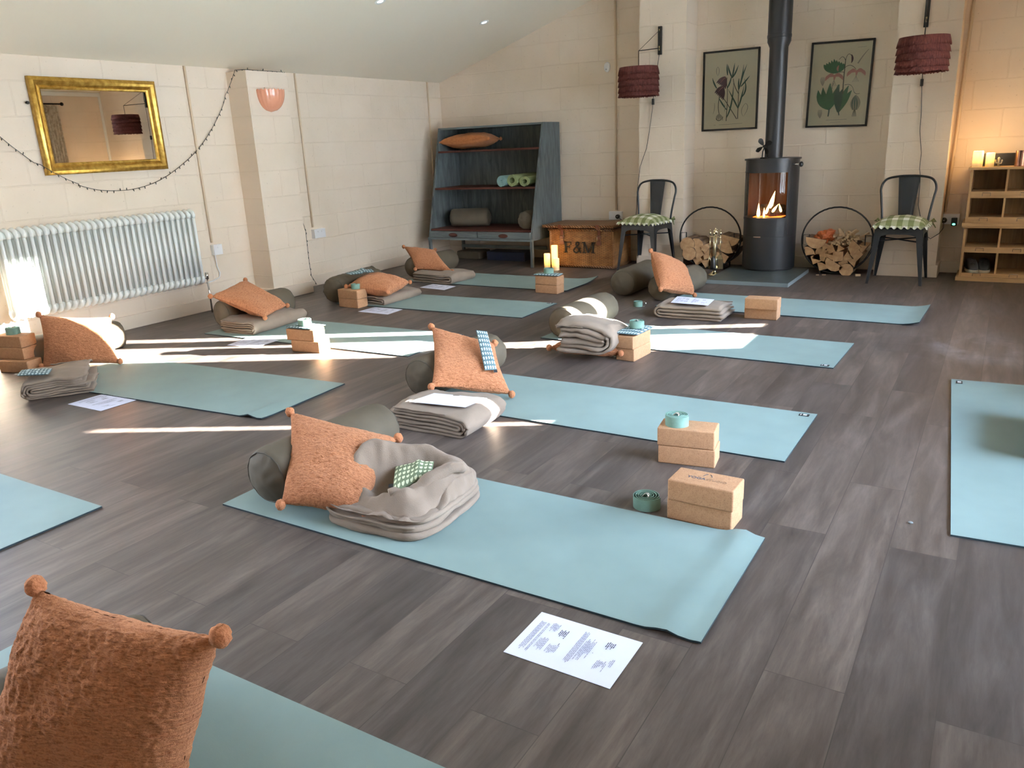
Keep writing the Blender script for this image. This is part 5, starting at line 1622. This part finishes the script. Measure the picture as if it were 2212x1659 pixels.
# ---------------------------------------------------------------- weathered shelf unit
def shelf_unit():
    x0, x1 = -5.47, -4.135
    yb = 7.80
    root = empty('shelf_unit', ((x0 + x1) / 2, 7.47, 0), 'weathered grey-green open shelf unit with slanted sides, in the corner', 'shelf unit')
    def yf(z): return 7.13 + (max(z, .28) - .28) * (.32 / 1.17)
    tk = .022
    def wp(b, name, m, par=root, **k):
        o = b.build(name, m, par, **k); o.data.transform(Matrix.Translation(-V(root.location))); return o
    for (xa, xb) in ((x0, x0 + tk), (x1 - tk, x1)):
        poly = [(yf(.28), .28), (yb, .28), (yb, 1.45), (yf(1.45), 1.45)]
        b = MB(); b.prism(poly, xa, xb, axis='x'); wp(b, 'side_panel', M['grey_wood'])
        b = MB(); ym = yf(.28)
        b.box((xa - .002, ym - .004, 0), (xb + .004, ym + .026, .28)); wp(b, 'leg', M['grey_wood'])
        b = MB(); b.box((xa - .002, yb - .03, 0), (xb + .004, yb, .28)); wp(b, 'leg', M['grey_wood'])
    b = MB(); b.box((x0 + tk, yb - .018, .28), (x1 - tk, yb, 1.45)); wp(b, 'back_panel', M['grey_wood'])
    b = MB(); b.box((x0 + tk, yf(1.45) + .006, 1.43), (x1 - tk, yb - .018, 1.45)); wp(b, 'top_board', M['grey_wood_h'])
    for z in (1.205, .815): 
        b = MB(); b.box((x0 + tk, yf(z) + .004, z - .020), (x1 - tk, yb - .018, z), bev=.002); wp(b, 'shelf', M['red_wood'])
    b = MB(); b.box((x0 + tk, yf(.38) + .002, .362), (x1 - tk, yb - .018, .380)); wp(b, 'shelf', M['red_wood'])
    b = MB(); b.box((x0 - .004, 7.122, .268), (x1 + .004, 7.15, .290)); b.box((x0 + tk, 7.15, .268), (x1 - tk, yb - .018, .282)); wp(b, 'bottom_rail', M['grey_wood_h'])
    xm = (x0 + x1) / 2 - .01
    for (xa, xb) in ((x0 + tk + .003, xm - .005), (xm + .005, x1 - tk - .003)):
        b = MB(); b.box((xa, 7.132, .292), (xb, 7.150, .360), bev=.002)
        for xx in (xa, xb - .008): b.box((xx, 7.150, .294), (xx + .008, 7.60, .350))
        dr = wp(b, 'drawer', M['grey_wood_h'])
        xc = (xa + xb) / 2
        h_ = MB(); h_.lathe([(.001, 0), (.030, 0), (.034, .006), (.030, .012), (.0, .013)], c=(xc, 7.132, .322), n=24, M=Matrix.Rotation(PI / 2, 3, 'X'), sx=1.7, sy=.62)
        wp(h_, 'drawer_pull', M['red_wood'], dr, smooth=True)
    b = MB(); b.box((x0 + .1, 7.62, .12), (x1 - .1, 7.64, .155)); wp(b, 'lower_stretcher', M['grey_wood_h'])
shelf_unit()
bolster('olive bolster on the bottom shelf, left end', (-5.32, 7.40, .380), (-4.93, 7.56, .380), .105, seed=21)
bolster('creased olive bolster end-on at the right of the bottom shelf', (-4.285, 7.26, .380), (-4.28, 7.74, .380), .10, crumple=.8, seed=22)
def rolled_mat(x, z, r, label, m, turns, y0=7.33, y1=7.76, hole=.018, sq=1.0, tail=False):
    root = empty('rolled_mat', (x, (y0 + y1) / 2, z), label, 'rolled yoga mat', 'rolled mats on the middle shelf')
    b = MB(); N = 26 * turns; vs = []; th = .005
    hl = (y1 - y0) / 2
    for i in range(N + 1):
        f = i / N; a = 2 * PI * turns * f - PI / 2; rr = hole + (r - hole) * f
        for dr in (-th / 2, th / 2):
            for yy in (-hl, hl):
                vs.append(((rr + dr) * math.cos(a) * (2 - sq), yy, r + (rr + dr) * math.sin(a) * sq + .003 - r * (1 - sq)))
    if tail:
        for (tx, tz) in ((.04, -.004), (.062, -.030)):
            for d_ in (-th / 2, th / 2):
                for yy in (-hl, hl - .25): vs.append((tx, yy, .006 + tz + d_))
        N += 2
    fs = []
    for i in range(N):
        a = i * 4; c = a + 4
        fs += [(a, a + 1, c + 1, c), (a + 2, c + 2, c + 3, a + 3), (a, c, c + 2, a + 2), (a + 1, a + 3, c + 3, c + 1)]
    b.add(vs, fs); b.build('rolled_sheet', m, root, smooth=True, angle=60)
gm_ = mat('mat_pale_green', (.30, .36, .17), .7); bm_ = mat('mat_pale_blue', (.26, .42, .42), .7)
rolled_mat(-4.560, .817, .058, 'pale blue rolled mat with a loose end', bm_, 6, y0=7.27, hole=.010)
rolled_mat(-4.440, .817, .062, 'middle rolled mat, pale green with a round hollow', gm_, 4, y0=7.29, hole=.030)
rolled_mat(-4.300, .817, .058, 'pale green rolled mat squashed against the side', gm_, 4, y0=7.31, hole=.026, sq=.86)
b = MB(); b.box((-4.95, 7.50, .0), (-4.45, 7.72, .10), bev=.01)
tag(origin_to(b.build('storage_box', mat('navy_plastic', (.01, .014, .035), .5)), (-4.7, 7.6, 0)), 'dark navy box on the floor under the shelf unit', 'box')
b = MB(); b.box((-5.38, 7.52, 0), (-5.06, 7.76, .09), bev=.02)
tag(origin_to(b.build('floor_bundle', M['olive'], smooth=True), (-5.2, 7.6, 0)), 'dim brownish bundle under the left of the shelf unit', 'bundle')

# ---------------------------------------------------------------- wicker basket
wk = M['wicker'] = mat('wicker', (.30, .14, .045), .55, spec=.35); t = NT(wk)
v = t.coord()
def weave(t, v):
    w1 = t.n('ShaderNodeTexBrick', offset=.5); w1.inputs['Scale'].default_value = 1; w1.inputs['Brick Width'].default_value = .046; w1.inputs['Row Height'].default_value = .012
    w1.inputs['Mortar Size'].default_value = .0028; w1.inputs['Mortar Smooth'].default_value = 1
    w1.inputs['Color1'].default_value = (.9, .9, .9, 1); w1.inputs['Color2'].default_value = (1.15, 1.1, 1, 1); w1.inputs['Mortar'].default_value = (.08, .05, .03, 1)
    return w1
tcw = t.n('ShaderNodeTexCoord'); mpw = t.n('ShaderNodeMapping'); mpw.inputs['Rotation'].default_value = (PI / 2, 0, 0); t.l(tcw.outputs['Object'], mpw.inputs['Vector'])
w1 = weave(t, v); t.l(mpw.outputs[0], w1.inputs['Vector'])
g = t.ramp(t.noise(v, 14, 3), [(.3, (.22, .09, .025)), (.7, (.38, .19, .07))])
t.col(t.mix(1, g, w1.outputs['Color'], 'MULTIPLY')); t.bump(w1.outputs['Fac'], -1, .012)
wr = M['wicker_rim'] = mat('wicker_braid', (.34, .155, .05), .5); t = NT(wr)
wv = t.n('ShaderNodeTexWave', wave_type='BANDS', bands_direction='DIAGONAL'); wv.inputs['Scale'].default_value = 22; t.l(t.coord(), wv.inputs['Vector'])
t.col(t.ramp(wv.outputs['Fac'], [(.1, (.07, .024, .008)), (.6, (.27, .115, .035))])); t.bump(wv.outputs['Fac'], .8, .008)
leather = mat('brown_leather', (.14, .035, .012), .45)
def basket():
    x0, x1, y0, y1, h = -4.005, -3.275, 7.262, 7.70, .385
    root = empty('wicker_basket', ((x0 + x1) / 2, (y0 + y1) / 2, 0), 'large wicker hamper lettered F&M with leather straps', 'hamper')
    def wp(b, name, m, par=root, **k):
        o = b.build(name, m, par, **k); o.data.transform(Matrix.Translation(-V(root.location))); return o
    b = MB(); b.box((x0 + .01, y0 + .01, .015), (x1 - .01, y1 - .01, h), bev=.012)
    for (xx, yy) in ((x0 + .012, y0 + .012), (x1 - .012, y0 + .012), (x0 + .012, y1 - .012), (x1 - .012, y1 - .012)): b.tube([(xx, yy, .01), (xx, yy, h)], .013, 10)
    bd = wp(b, 'body', M['wicker'], smooth=True, angle=40)
    b = MB()
    for z in (.014, h): b.tube([(x0, y0, z), (x1, y0, z), (x1, y1, z), (x0, y1, z)], .013, 10, closed=True)
    wp(b, 'rim', M['wicker_rim'], smooth=True)
    X0, X1, Y0, Y1 = x0 - .055, x1 + .02, y0 - .05, y1 + .03
    b = MB(); b.box((X0, Y0, h + .022), (X1, Y1, h + .050), bev=.010)
    n = 14
    vs = []; fs = []
    for j in range(n + 1):
        for i in range(n + 1):
            u, v_ = i / n, j / n
            vs.append((X0 + .01 + (X1 - X0 - .02) * u, Y0 + .01 + (Y1 - Y0 - .02) * v_, h + .047 + .016 * (1 - (2 * u - 1) ** 4) * (1 - (2 * v_ - 1) ** 2)))
    for j in range(n):
        for i in range(n):
            k = j * (n + 1) + i; fs.append((k, k + 1, k + n + 2, k + n + 1))
    b.add(vs, fs)
    wp(b, 'lid', M['wicker_rim'], smooth=True, angle=40)
    for xx in (x0 + .155, x1 - .155):
        b = MB(); b.box((xx - .016, y0 - .010, h - .145), (xx + .016, y0 - .002, h + .02), bev=.002); b.box((xx - .017, Y0 - .006, h + .015), (xx + .017, Y0 + .002, h + .055)); b.box((xx - .024, y0 - .016, h - .15), (xx + .024, y0 - .004, h - .115), bev=.003); b.box((xx - .024, y0 - .016, h - .09), (xx + .024, y0 - .004, h - .06), bev=.003)
        s_ = wp(b, 'strap', leather)
        b = MB(); b.tube([(xx - .018, y0 - .018, h - .095), (xx + .018, y0 - .018, h - .095), (xx + .018, y0 - .018, h - .055), (xx - .018, y0 - .018, h - .055)], .0025, 6, closed=True); wp(b, 'buckle', M['brass'], s_)
    # lettering F & M
    ink = mat('black_stencil', (.012, .010, .008), .7)
    yy = y0 - .0035
    zb, zt = .152, .262
    W = .36
    xs = -3.835
    b = MB()
    def bar(xa, za, xb, zb_, w):
        d = V((xb - xa, 0, zb_ - za)); n_ = V((-d.z, 0, d.x)).normalized() * w / 2
        p, q = V((xa, yy, za)), V((xb, yy, zb_))
        b.add([p + n_, q + n_, q - n_, p - n_] + [v_ + V((0, .006, 0)) for v_ in (p + n_, q + n_, q - n_, p - n_)], [(0, 1, 2, 3), (4, 7, 6, 5), (0, 4, 5, 1), (1, 5, 6, 2), (2, 6, 7, 3), (3, 7, 4, 0)])
    bar(xs + .022, zb, xs + .022, zt, .020); bar(xs - .002, zt - .004, xs + .088, zt - .004, .008); bar(xs - .002, zb + .004, xs + .046, zb + .004, .008); bar(xs + .03, (zb + zt) / 2 + .005, xs + .066, (zb + zt) / 2 + .005, .008); bar(xs + .084, zt, xs + .084, zt - .030, .008); bar(xs + .066, (zb + zt) / 2 + .02, xs + .066, (zb + zt) / 2 - .01, .006)
    xa = xs + .150
    pts = [(.052, .0), (.016, .055), (-.004, .085), (.002, .104), (.016, .108), (.030, .100), (.028, .082), (.006, .062), (-.018, .046), (-.032, .026), (-.022, .006), (.002, .0), (.024, .014), (.044, .052)]
    for p, q in zip(pts[:-1], pts[1:]): bar(xa + p[0] - .006, zb + p[1] + .001, xa + q[0] - .006, zb + q[1] + .001, .012)
    xm = xs + .232
    bar(xm, zb, xm, zt, .009); bar(xm + .102, zb, xm + .102, zt, .020); bar(xm + .002, zt, xm + .050, zb + .004, .019); bar(xm + .050, zb + .004, xm + .096, zt, .008)
    for (a_, c_) in ((xm - .018, xm + .018), (xm + .082, xm + .124)): bar(a_, zb + .004, c_, zb + .004, .008)
    for (a_, c_) in ((xm - .018, xm + .012), (xm + .088, xm + .124)): bar(a_, zt - .004, c_, zt - .004, .008)
    wp(b, 'lettering', ink, bd)
basket()

# ---------------------------------------------------------------- candles
def candle(x, y, z, r, h, label, glow, group, e):
    root = empty('pillar_candle', (x, y, z), label, 'candle', group)
    key = 'wax%d' % int(glow * 10)
    if key not in M:
        m = mat(key, (.85, .68, .42), .5); t = NT(m)
        # wax glows from the light source inside its upper part
        tc = t.n('ShaderNodeTexCoord'); sp = t.n('ShaderNodeSeparateXYZ'); t.l(tc.outputs['Object'], sp.inputs[0])
        mr = t.n('ShaderNodeMapRange'); mr.inputs['From Min'].default_value = .02; mr.inputs['From Max'].default_value = .10; mr.inputs['To Min'].default_value = .08 * glow; mr.inputs['To Max'].default_value = glow
        t.l(sp.outputs['Z'], mr.inputs['Value']); t.l(mr.outputs[0], t.b.inputs['Emission Strength'])
        t.b.inputs['Emission Color'].default_value = (1, .55, .10, 1)
        M[key] = m
    b = MB(); b.lathe([(0, 0), (r, 0), (r, h - .004), (r * .92, h), (r * .80, h - .006), (0, h - .010)], n=28)
    b.build('wax', M[key], root, smooth=True, angle=50)
    b = MB(); b.tube([(0, 0, h - .011), (0, 0, h + .004)], .0012, 5); b.build('wick', M['black_plastic'], root)
    L = bpy.data.lights.new('candle_light', 'POINT'); L.energy = e; L.color = (1, .62, .28); L.shadow_soft_size = r * .6
    lo = bpy.data.objects.new('candle_light', L); C.objects.link(lo); lo.location = (x, y, z + h + .035)
candle(-3.945, 7.10, 0, .032, .158, 'lit candle at the left of three before the hamper', 1.3, 'lit pillar candles in front of the hamper', .15)
candle(-3.895, 7.17, 0, .033, .235, 'tallest lit candle of three before the hamper', 1.3, 'lit pillar candles in front of the hamper', .15)
candle(-3.820, 7.06, 0, .032, .120, 'shortest lit candle at the right of three before the hamper', 1.3, 'lit pillar candles in front of the hamper', .15)

# ---------------------------------------------------------------- pine cubbies
def cubby():
    x0, x1, yf_, yb_ = -.258, .55, 7.46, 7.81
    root = empty('cubby_unit', ((x0 + x1) / 2, (yf_ + yb_) / 2, 0), 'pine pigeonhole shoe unit in two stacked tiers at the right edge', 'cubby unit')
    def wp(b, name, m, par=root, **k):
        o = b.build(name, m, par, **k); o.data.transform(Matrix.Translation(-V(root.location))); return o
    wp(MB().box((x0 - .022, yf_ - .022, 0), (x1 + .022, yb_, .032), bev=.003), 'plinth', M['pine'])
    wp(MB().box((x0 - .018, yf_ - .018, .884), (x1 + .018, yb_, .902), bev=.003), 'top_board', M['pine'])
    wp(MB().box((x0 - .018, yf_ - .018, .430), (x1 + .018, yb_, .440), bev=.002).box((x0 - .020, yf_ - .020, .442), (x1 + .020, yb_, .470), bev=.003), 'middle_rail', M['pine'])
    for xx in (x0, x1 - .018): wp(MB().box((xx, yf_, .032), (xx + .018, yb_, .43)), 'side_panel', M['pine_v']); wp(MB().box((xx, yf_, .47), (xx + .018, yb_, .884)), 'side_panel', M['pine_v'])
    for k in (1, 2):
        xx = x0 + .018 + (x1 - x0 - .036) * k / 3 - .007 - (.02 if k == 1 else .01)
        for (za, zb) in ((.062, .228), (.276, .430), (.515, .664), (.715, .884)): wp(MB().box((xx, yf_ + .004, za), (xx + .014, yb_ - .01, zb)), 'divider', M['pine_v'])
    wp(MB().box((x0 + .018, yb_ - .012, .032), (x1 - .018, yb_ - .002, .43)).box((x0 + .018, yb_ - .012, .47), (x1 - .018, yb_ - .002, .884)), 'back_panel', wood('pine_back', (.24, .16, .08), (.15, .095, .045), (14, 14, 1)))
    for (za, zb) in ((.032, .064), (.230, .276), (.470, .515), (.664, .716)):
        wp(MB().box((x0 + .018, yf_ + .003, za), (x1 - .018, yf_ + .018, zb), bev=.002), 'front_rail', M['pine'])
        wp(MB().box((x0 + .018, yf_ + .018, zb - .014), (x1 - .018, yb_ - .012, zb - .002)), 'shelf', M['pine'])
        for k in range(3):
            xc = x0 + .018 + (x1 - x0 - .036) * (k + .5) / 3 - (.02 if k < 2 else 0)
            zc_ = (za + zb) / 2 + .004
            b = MB(); b.tube([(xc - .028, yf_ + .001, zc_ - .012), (xc - .028, yf_ - .002, zc_ + .012), (xc + .028, yf_ - .002, zc_ + .012), (xc + .028, yf_ + .001, zc_ - .012)], .0026, 6)
            wp(b, 'label_holder', M['steel'])
cubby()
candle(-.222, 7.52, .902, .037, .125, 'tall lit cream candle at the left end of the cubby top', 2.2, 'lit cream candles on the cubby top', 1.0)
candle(-.138, 7.54, .902, .031, .108, 'shorter lit cream candle on the cubby top', 2.2, 'lit cream candles on the cubby top', 1.0)
b = MB(); b.tube([(0, 0, 0), (0, 0, .062)], [.007, .009], 10); b.ball((0, 0, .062), .0095, sc=(1, 1, 1.2)); b.tube([(0, 0, .022), (.018, 0, .024), (.022, 0, .045)], [.006, .006, .007], 8); b.ball((.022, 0, .046), .007); b.tube([(0, 0, .028), (-.017, 0, .030), (-.021, 0, .048)], [.006, .006, .007], 8); b.ball((-.021, 0, .049), .007); b.lathe([(0, 0), (.014, 0), (.014, .004), (0, .004)])
o = b.build('cactus_ornament', mat('pale_gilt', (.62, .55, .38), .4, .4), smooth=True); o.location = (-.078, 7.55, .902); tag(o, 'tiny pale cactus ornament between candles and vase', 'ornament')
b = MB(); b.box((-.20, 7.68, .902), (.08, 7.79, .998), bev=.004)
tag(origin_to(b.build('speaker', M['black_plastic']), (-.06, 7.73, .902)), 'long black box lying at the back of the cubby top', 'speaker')
b = MB(); b.lathe([(0, 0), (.046, 0), (.046, .118), (.042, .118), (.042, .006), (0, .006)], n=32)
cp = mat('copper_mercury_glass', (.42, .22, .15), .22, .9); t = NT(cp); t.col(t.ramp(t.noise(t.coord(scale=(30, 30, 3)), 1.4, 4), [(.35, (.12, .06, .045)), (.65, (.62, .36, .27))]))
o = b.build('candle_pot', cp, smooth=True, angle=40); o.location = (.075, 7.55, .902); tag(o, 'streaky copper pot on the cubby top at the frame edge', 'pot')

def shoe(x, y, z, rz, label):
    root = empty('shoe', (x, y, z), label, 'shoe', 'pair of black trainers in the lowest cubby', rz)
    def outline(w, l, zz, yo=0):
        return [(w * math.cos(a) * (1 - .12 * math.sin(a)), yo + l * math.sin(a), zz) for a in [2 * PI * i / 24 for i in range(24)]]
    def loft(secs, m, name, **k):
        b = MB(); vs = [p for s_ in secs for p in s_]; n = 24; fs = []
        for i in range(len(secs) - 1):
            for q in range(n): fs.append((i * n + q, i * n + (q + 1) % n, (i + 1) * n + (q + 1) % n, (i + 1) * n + q))
        fs += [tuple(range(n))[::-1], tuple((len(secs) - 1) * n + q for q in range(n))]
        b.add(vs, fs); return b.build(name, m, root, smooth=True, angle=60)
    loft([outline(.044, .125, 0), outline(.048, .132, .004), outline(.048, .132, .022), outline(.044, .128, .024)], mat('off_white_sole', (.62, .58, .48), .7) if 'sole' not in M else M['sole'], 'sole')
    dk = M.get('shoe_cloth') or M.setdefault('shoe_cloth', mat('black_canvas', (.016, .016, .018), .8))
    def s2(w, l, zz, yo, tip): return [(p[0], p[1], p[2] - (tip * max(0, -(p[1] - yo) / l) if tip else 0)) for p in outline(w, l, zz, yo)]
    loft([outline(.044, .128, .022), s2(.043, .125, .045, 0, .010), s2(.040, .105, .070, .015, .022), s2(.034, .070, .088, .045, .018), s2(.030, .055, .092, .055, .010)], dk, 'upper')
    b = MB()
    for k in range(4): b.tube([(-.018, -.055 + k * .02, .058 + k * .009), (0, -.058 + k * .02, .066 + k * .009), (.018, -.055 + k * .02, .058 + k * .009)], .0028, 6)
    b.build('laces', dk, root, smooth=True)
shoe(-.175, 7.585, .062, math.radians(12), 'left black trainer with pale sole in the cubby')
shoe(-.088, 7.60, .062, math.radians(4), 'right black trainer, set further back in the cubby')

# lamp added out of view on the cubby unit, to warm the wall
root = empty('added_lamp', (.43, 7.62, .902), 'small cream lamp added out of view on the cubby top', 'table lamp')
b = MB(); b.lathe([(0, 0), (.06, 0), (.06, .01), (.02, .025), (.03, .08), (.015, .16), (.008, .20), (.0, .20)], n=24); b.build('base', M['brass'], root, smooth=True)
lm = mat('lamp_linen', (.85, .75, .58), .8); lm.node_tree.nodes['Principled BSDF'].inputs['Emission Color'].default_value = (1, .68, .36, 1); lm.node_tree.nodes['Principled BSDF'].inputs['Emission Strength'].default_value = 1.5
b = MB(); b.lathe([(.12, .19), (.085, .36)], n=32); b.build('lamp_shade', lm, root, smooth=True)
L = bpy.data.lights.new('added_lamp_light', 'POINT'); L.energy = 16; L.color = (1, .66, .34); L.shadow_soft_size = .04
lo = bpy.data.objects.new('added_lamp_light', L); C.objects.link(lo); lo.location = (.43, 7.62, .902 + .33)

# wood chips by the right hoop, a grey thing on the turned mat
for (x, y, s_, lb) in ((-1.36, 7.42, .012, 'pale splinter on the floor beside the hearth'), (-1.31, 7.44, .016, 'flat wood chip on the floor below the right hoop'), (-1.03, 7.46, .02, 'block-shaped wood chip below the right end of the hoop')):
    b = MB(); b.box((-s_, -s_ * .5, 0), (s_, s_ * .5, .006 if s_ < .02 else .018), rz=.4); o = b.build('wood_chip', M['kindle']); o.location = (x, y, 0.0); tag(o, lb, 'wood chip', 'wood chips by the log hoop')
b = MB(); b.ball((0, 0, .0), .008, sc=(1, .7, .5)); o = b.build('pebble', M['slate_edge'], smooth=True); o.location = (-.143, 2.635, .004); tag(o, 'tiny dark speck of grit on the bare floor', 'pebble')
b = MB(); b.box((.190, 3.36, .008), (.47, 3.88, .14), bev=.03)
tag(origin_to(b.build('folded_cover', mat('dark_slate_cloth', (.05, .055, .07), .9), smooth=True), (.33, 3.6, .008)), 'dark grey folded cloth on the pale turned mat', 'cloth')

# curtain and rod on the right wall (seen in the mirror)
root = empty('curtain', (XR, 6.93, .3), 'patterned cream curtain on the right wall, seen in the mirror', 'curtain')
cm = mat('printed_linen', (.55, .45, .32), .9); t = NT(cm)
vr = t.n('ShaderNodeTexVoronoi'); vr.inputs['Scale'].default_value = 4.2; t.l(t.coord(), vr.inputs['Vector'])
c1 = t.ramp(vr.outputs['Distance'], [(.08, (.30, .20, .12)), (.14, (.62, .52, .38)), (.22, (.28, .19, .12)), (.3, (.56, .46, .33)), (.6, (.60, .50, .36))])
t.col(t.mix(.5, c1, t.ramp(t.noise(t.coord(), 22, 3), [(.42, (.36, .26, .17)), (.55, (.66, .56, .42))])))
b = MB(); n = 60; vs = []
for j in (0, 1):
    for i in range(n + 1):
        y = -.19 + .38 * i / n
        vs.append((-.085 + .03 * math.sin(i * .95), y, .0 if j == 0 else 1.80))
fs = [(i, i + 1, n + 2 + i, n + 1 + i) for i in range(n)]
b.add(vs, fs); b.add([(x - .002, y, z) for x, y, z in vs], [f[::-1] for f in fs])
b.build('cloth_panel', cm, root, smooth=True, weld=False)
root = empty('curtain_rod', (XR, 6.4, 2.12), 'black curtain rod with ball end on the right wall', 'curtain rod')
b = MB(); b.tube([(-.085, -.85, 0), (-.085, .78, 0)], .011, 10); b.build('pole', M['iron'], root, smooth=True)
for yy in (-.86, .79): b = MB(); b.ball((-.085, yy, 0), .026); b.build('finial', M['iron'], root, smooth=True)
for yy in (-.6, .70): b = MB(); b.tube([(0, yy, 0), (-.085, yy, 0)], .008); b.build('wall_bracket', M['iron'], root)

# ---------------------------------------------------------------- light
S = bpy.context.scene
E_ = math.radians(12.0); AZ = math.radians(27)
sd = V((math.cos(E_) * math.cos(AZ), math.cos(E_) * math.sin(AZ), math.sin(E_)))
L = bpy.data.lights.new('sun', 'SUN'); L.energy = 200; L.angle = math.radians(.35); L.color = (1, .94, .85)
o = bpy.data.objects.new('sun', L); C.objects.link(o); o.rotation_euler = sd.to_track_quat('Z', 'Y').to_euler(); o.location = (6, 10, 5)
W = bpy.data.worlds.new('sky'); S.world = W; W.use_nodes = True
nt = W.node_tree; bg = nt.nodes['Background']
tc = nt.nodes.new('ShaderNodeTexCoord'); sp = nt.nodes.new('ShaderNodeSeparateXYZ'); rp = nt.nodes.new('ShaderNodeValToRGB')
nt.links.new(tc.outputs['Generated'], sp.inputs[0]); nt.links.new(sp.outputs['Z'], rp.inputs['Fac']); nt.links.new(rp.outputs['Color'], bg.inputs['Color'])
e = rp.color_ramp.elements; e[0].position = 0; e[0].color = (.95, .93, .90, 1); e[1].position = .55; e[1].color = (.50, .68, 1, 1)
bg.inputs['Strength'].default_value = SKY = 27
def portal(loc, rot, sx, sy):
    L = bpy.data.lights.new('portal', 'AREA'); L.shape = 'RECTANGLE'; L.size = sx; L.size_y = sy
    L.cycles.is_portal = True
    o = bpy.data.objects.new('portal', L); C.objects.link(o); o.location = loc; o.rotation_euler = rot
RX = (0, PI / 2, 0)      # faces -x
for (a0, a1, z0, z1) in RWIN: portal((XR + T + .01, (a0 + a1) / 2, (z0 + z1) / 2), (0, PI / 2, 0), z1 - z0, a1 - a0)
for (a0, a1, z0, z1) in LWIN: portal((XL - T - .01, (a0 + a1) / 2, (z0 + z1) / 2), (0, -PI / 2, 0), z1 - z0, a1 - a0)
for (a0, a1, z0, z1) in FWIN: portal(((a0 + a1) / 2, YF - T - .01, (z0 + z1) / 2), (PI / 2, 0, 0), a1 - a0, z1 - z0)

# ---------------------------------------------------------------- camera
cam = bpy.data.cameras.new('camera'); co = bpy.data.objects.new('camera', cam); C.objects.link(co)
R3 = Matrix(((.854067, -.114086, .507497), (.518258, .270046, -.81147), (-.04447, .956065, .289764)))
co.matrix_world = Matrix.Translation((0, 0, 1.237)) @ R3.to_4x4()
cam.sensor_width = 36; cam.lens = 1703 / 2212 * 36; cam.clip_start = .05; cam.clip_end = 200
S.camera = co
S.view_settings.view_transform = 'Standard'; S.view_settings.look = 'None'; S.view_settings.gamma = 1
S.view_settings.exposure = .98
try: S.view_settings.use_curve_mapping = False
except Exception: pass
S.cycles.max_bounces = 10; S.cycles.diffuse_bounces = 6; S.cycles.glossy_bounces = 4; S.cycles.transparent_max_bounces = 8
S.cycles.sample_clamp_indirect = 6
S.cycles.caustics_reflective = False; S.cycles.caustics_refractive = False
S.cycles.use_denoising = True
try: S.cycles.denoiser = 'OPENIMAGEDENOISE'; S.cycles.denoising_input_passes = 'RGB_ALBEDO_NORMAL'
except Exception: pass
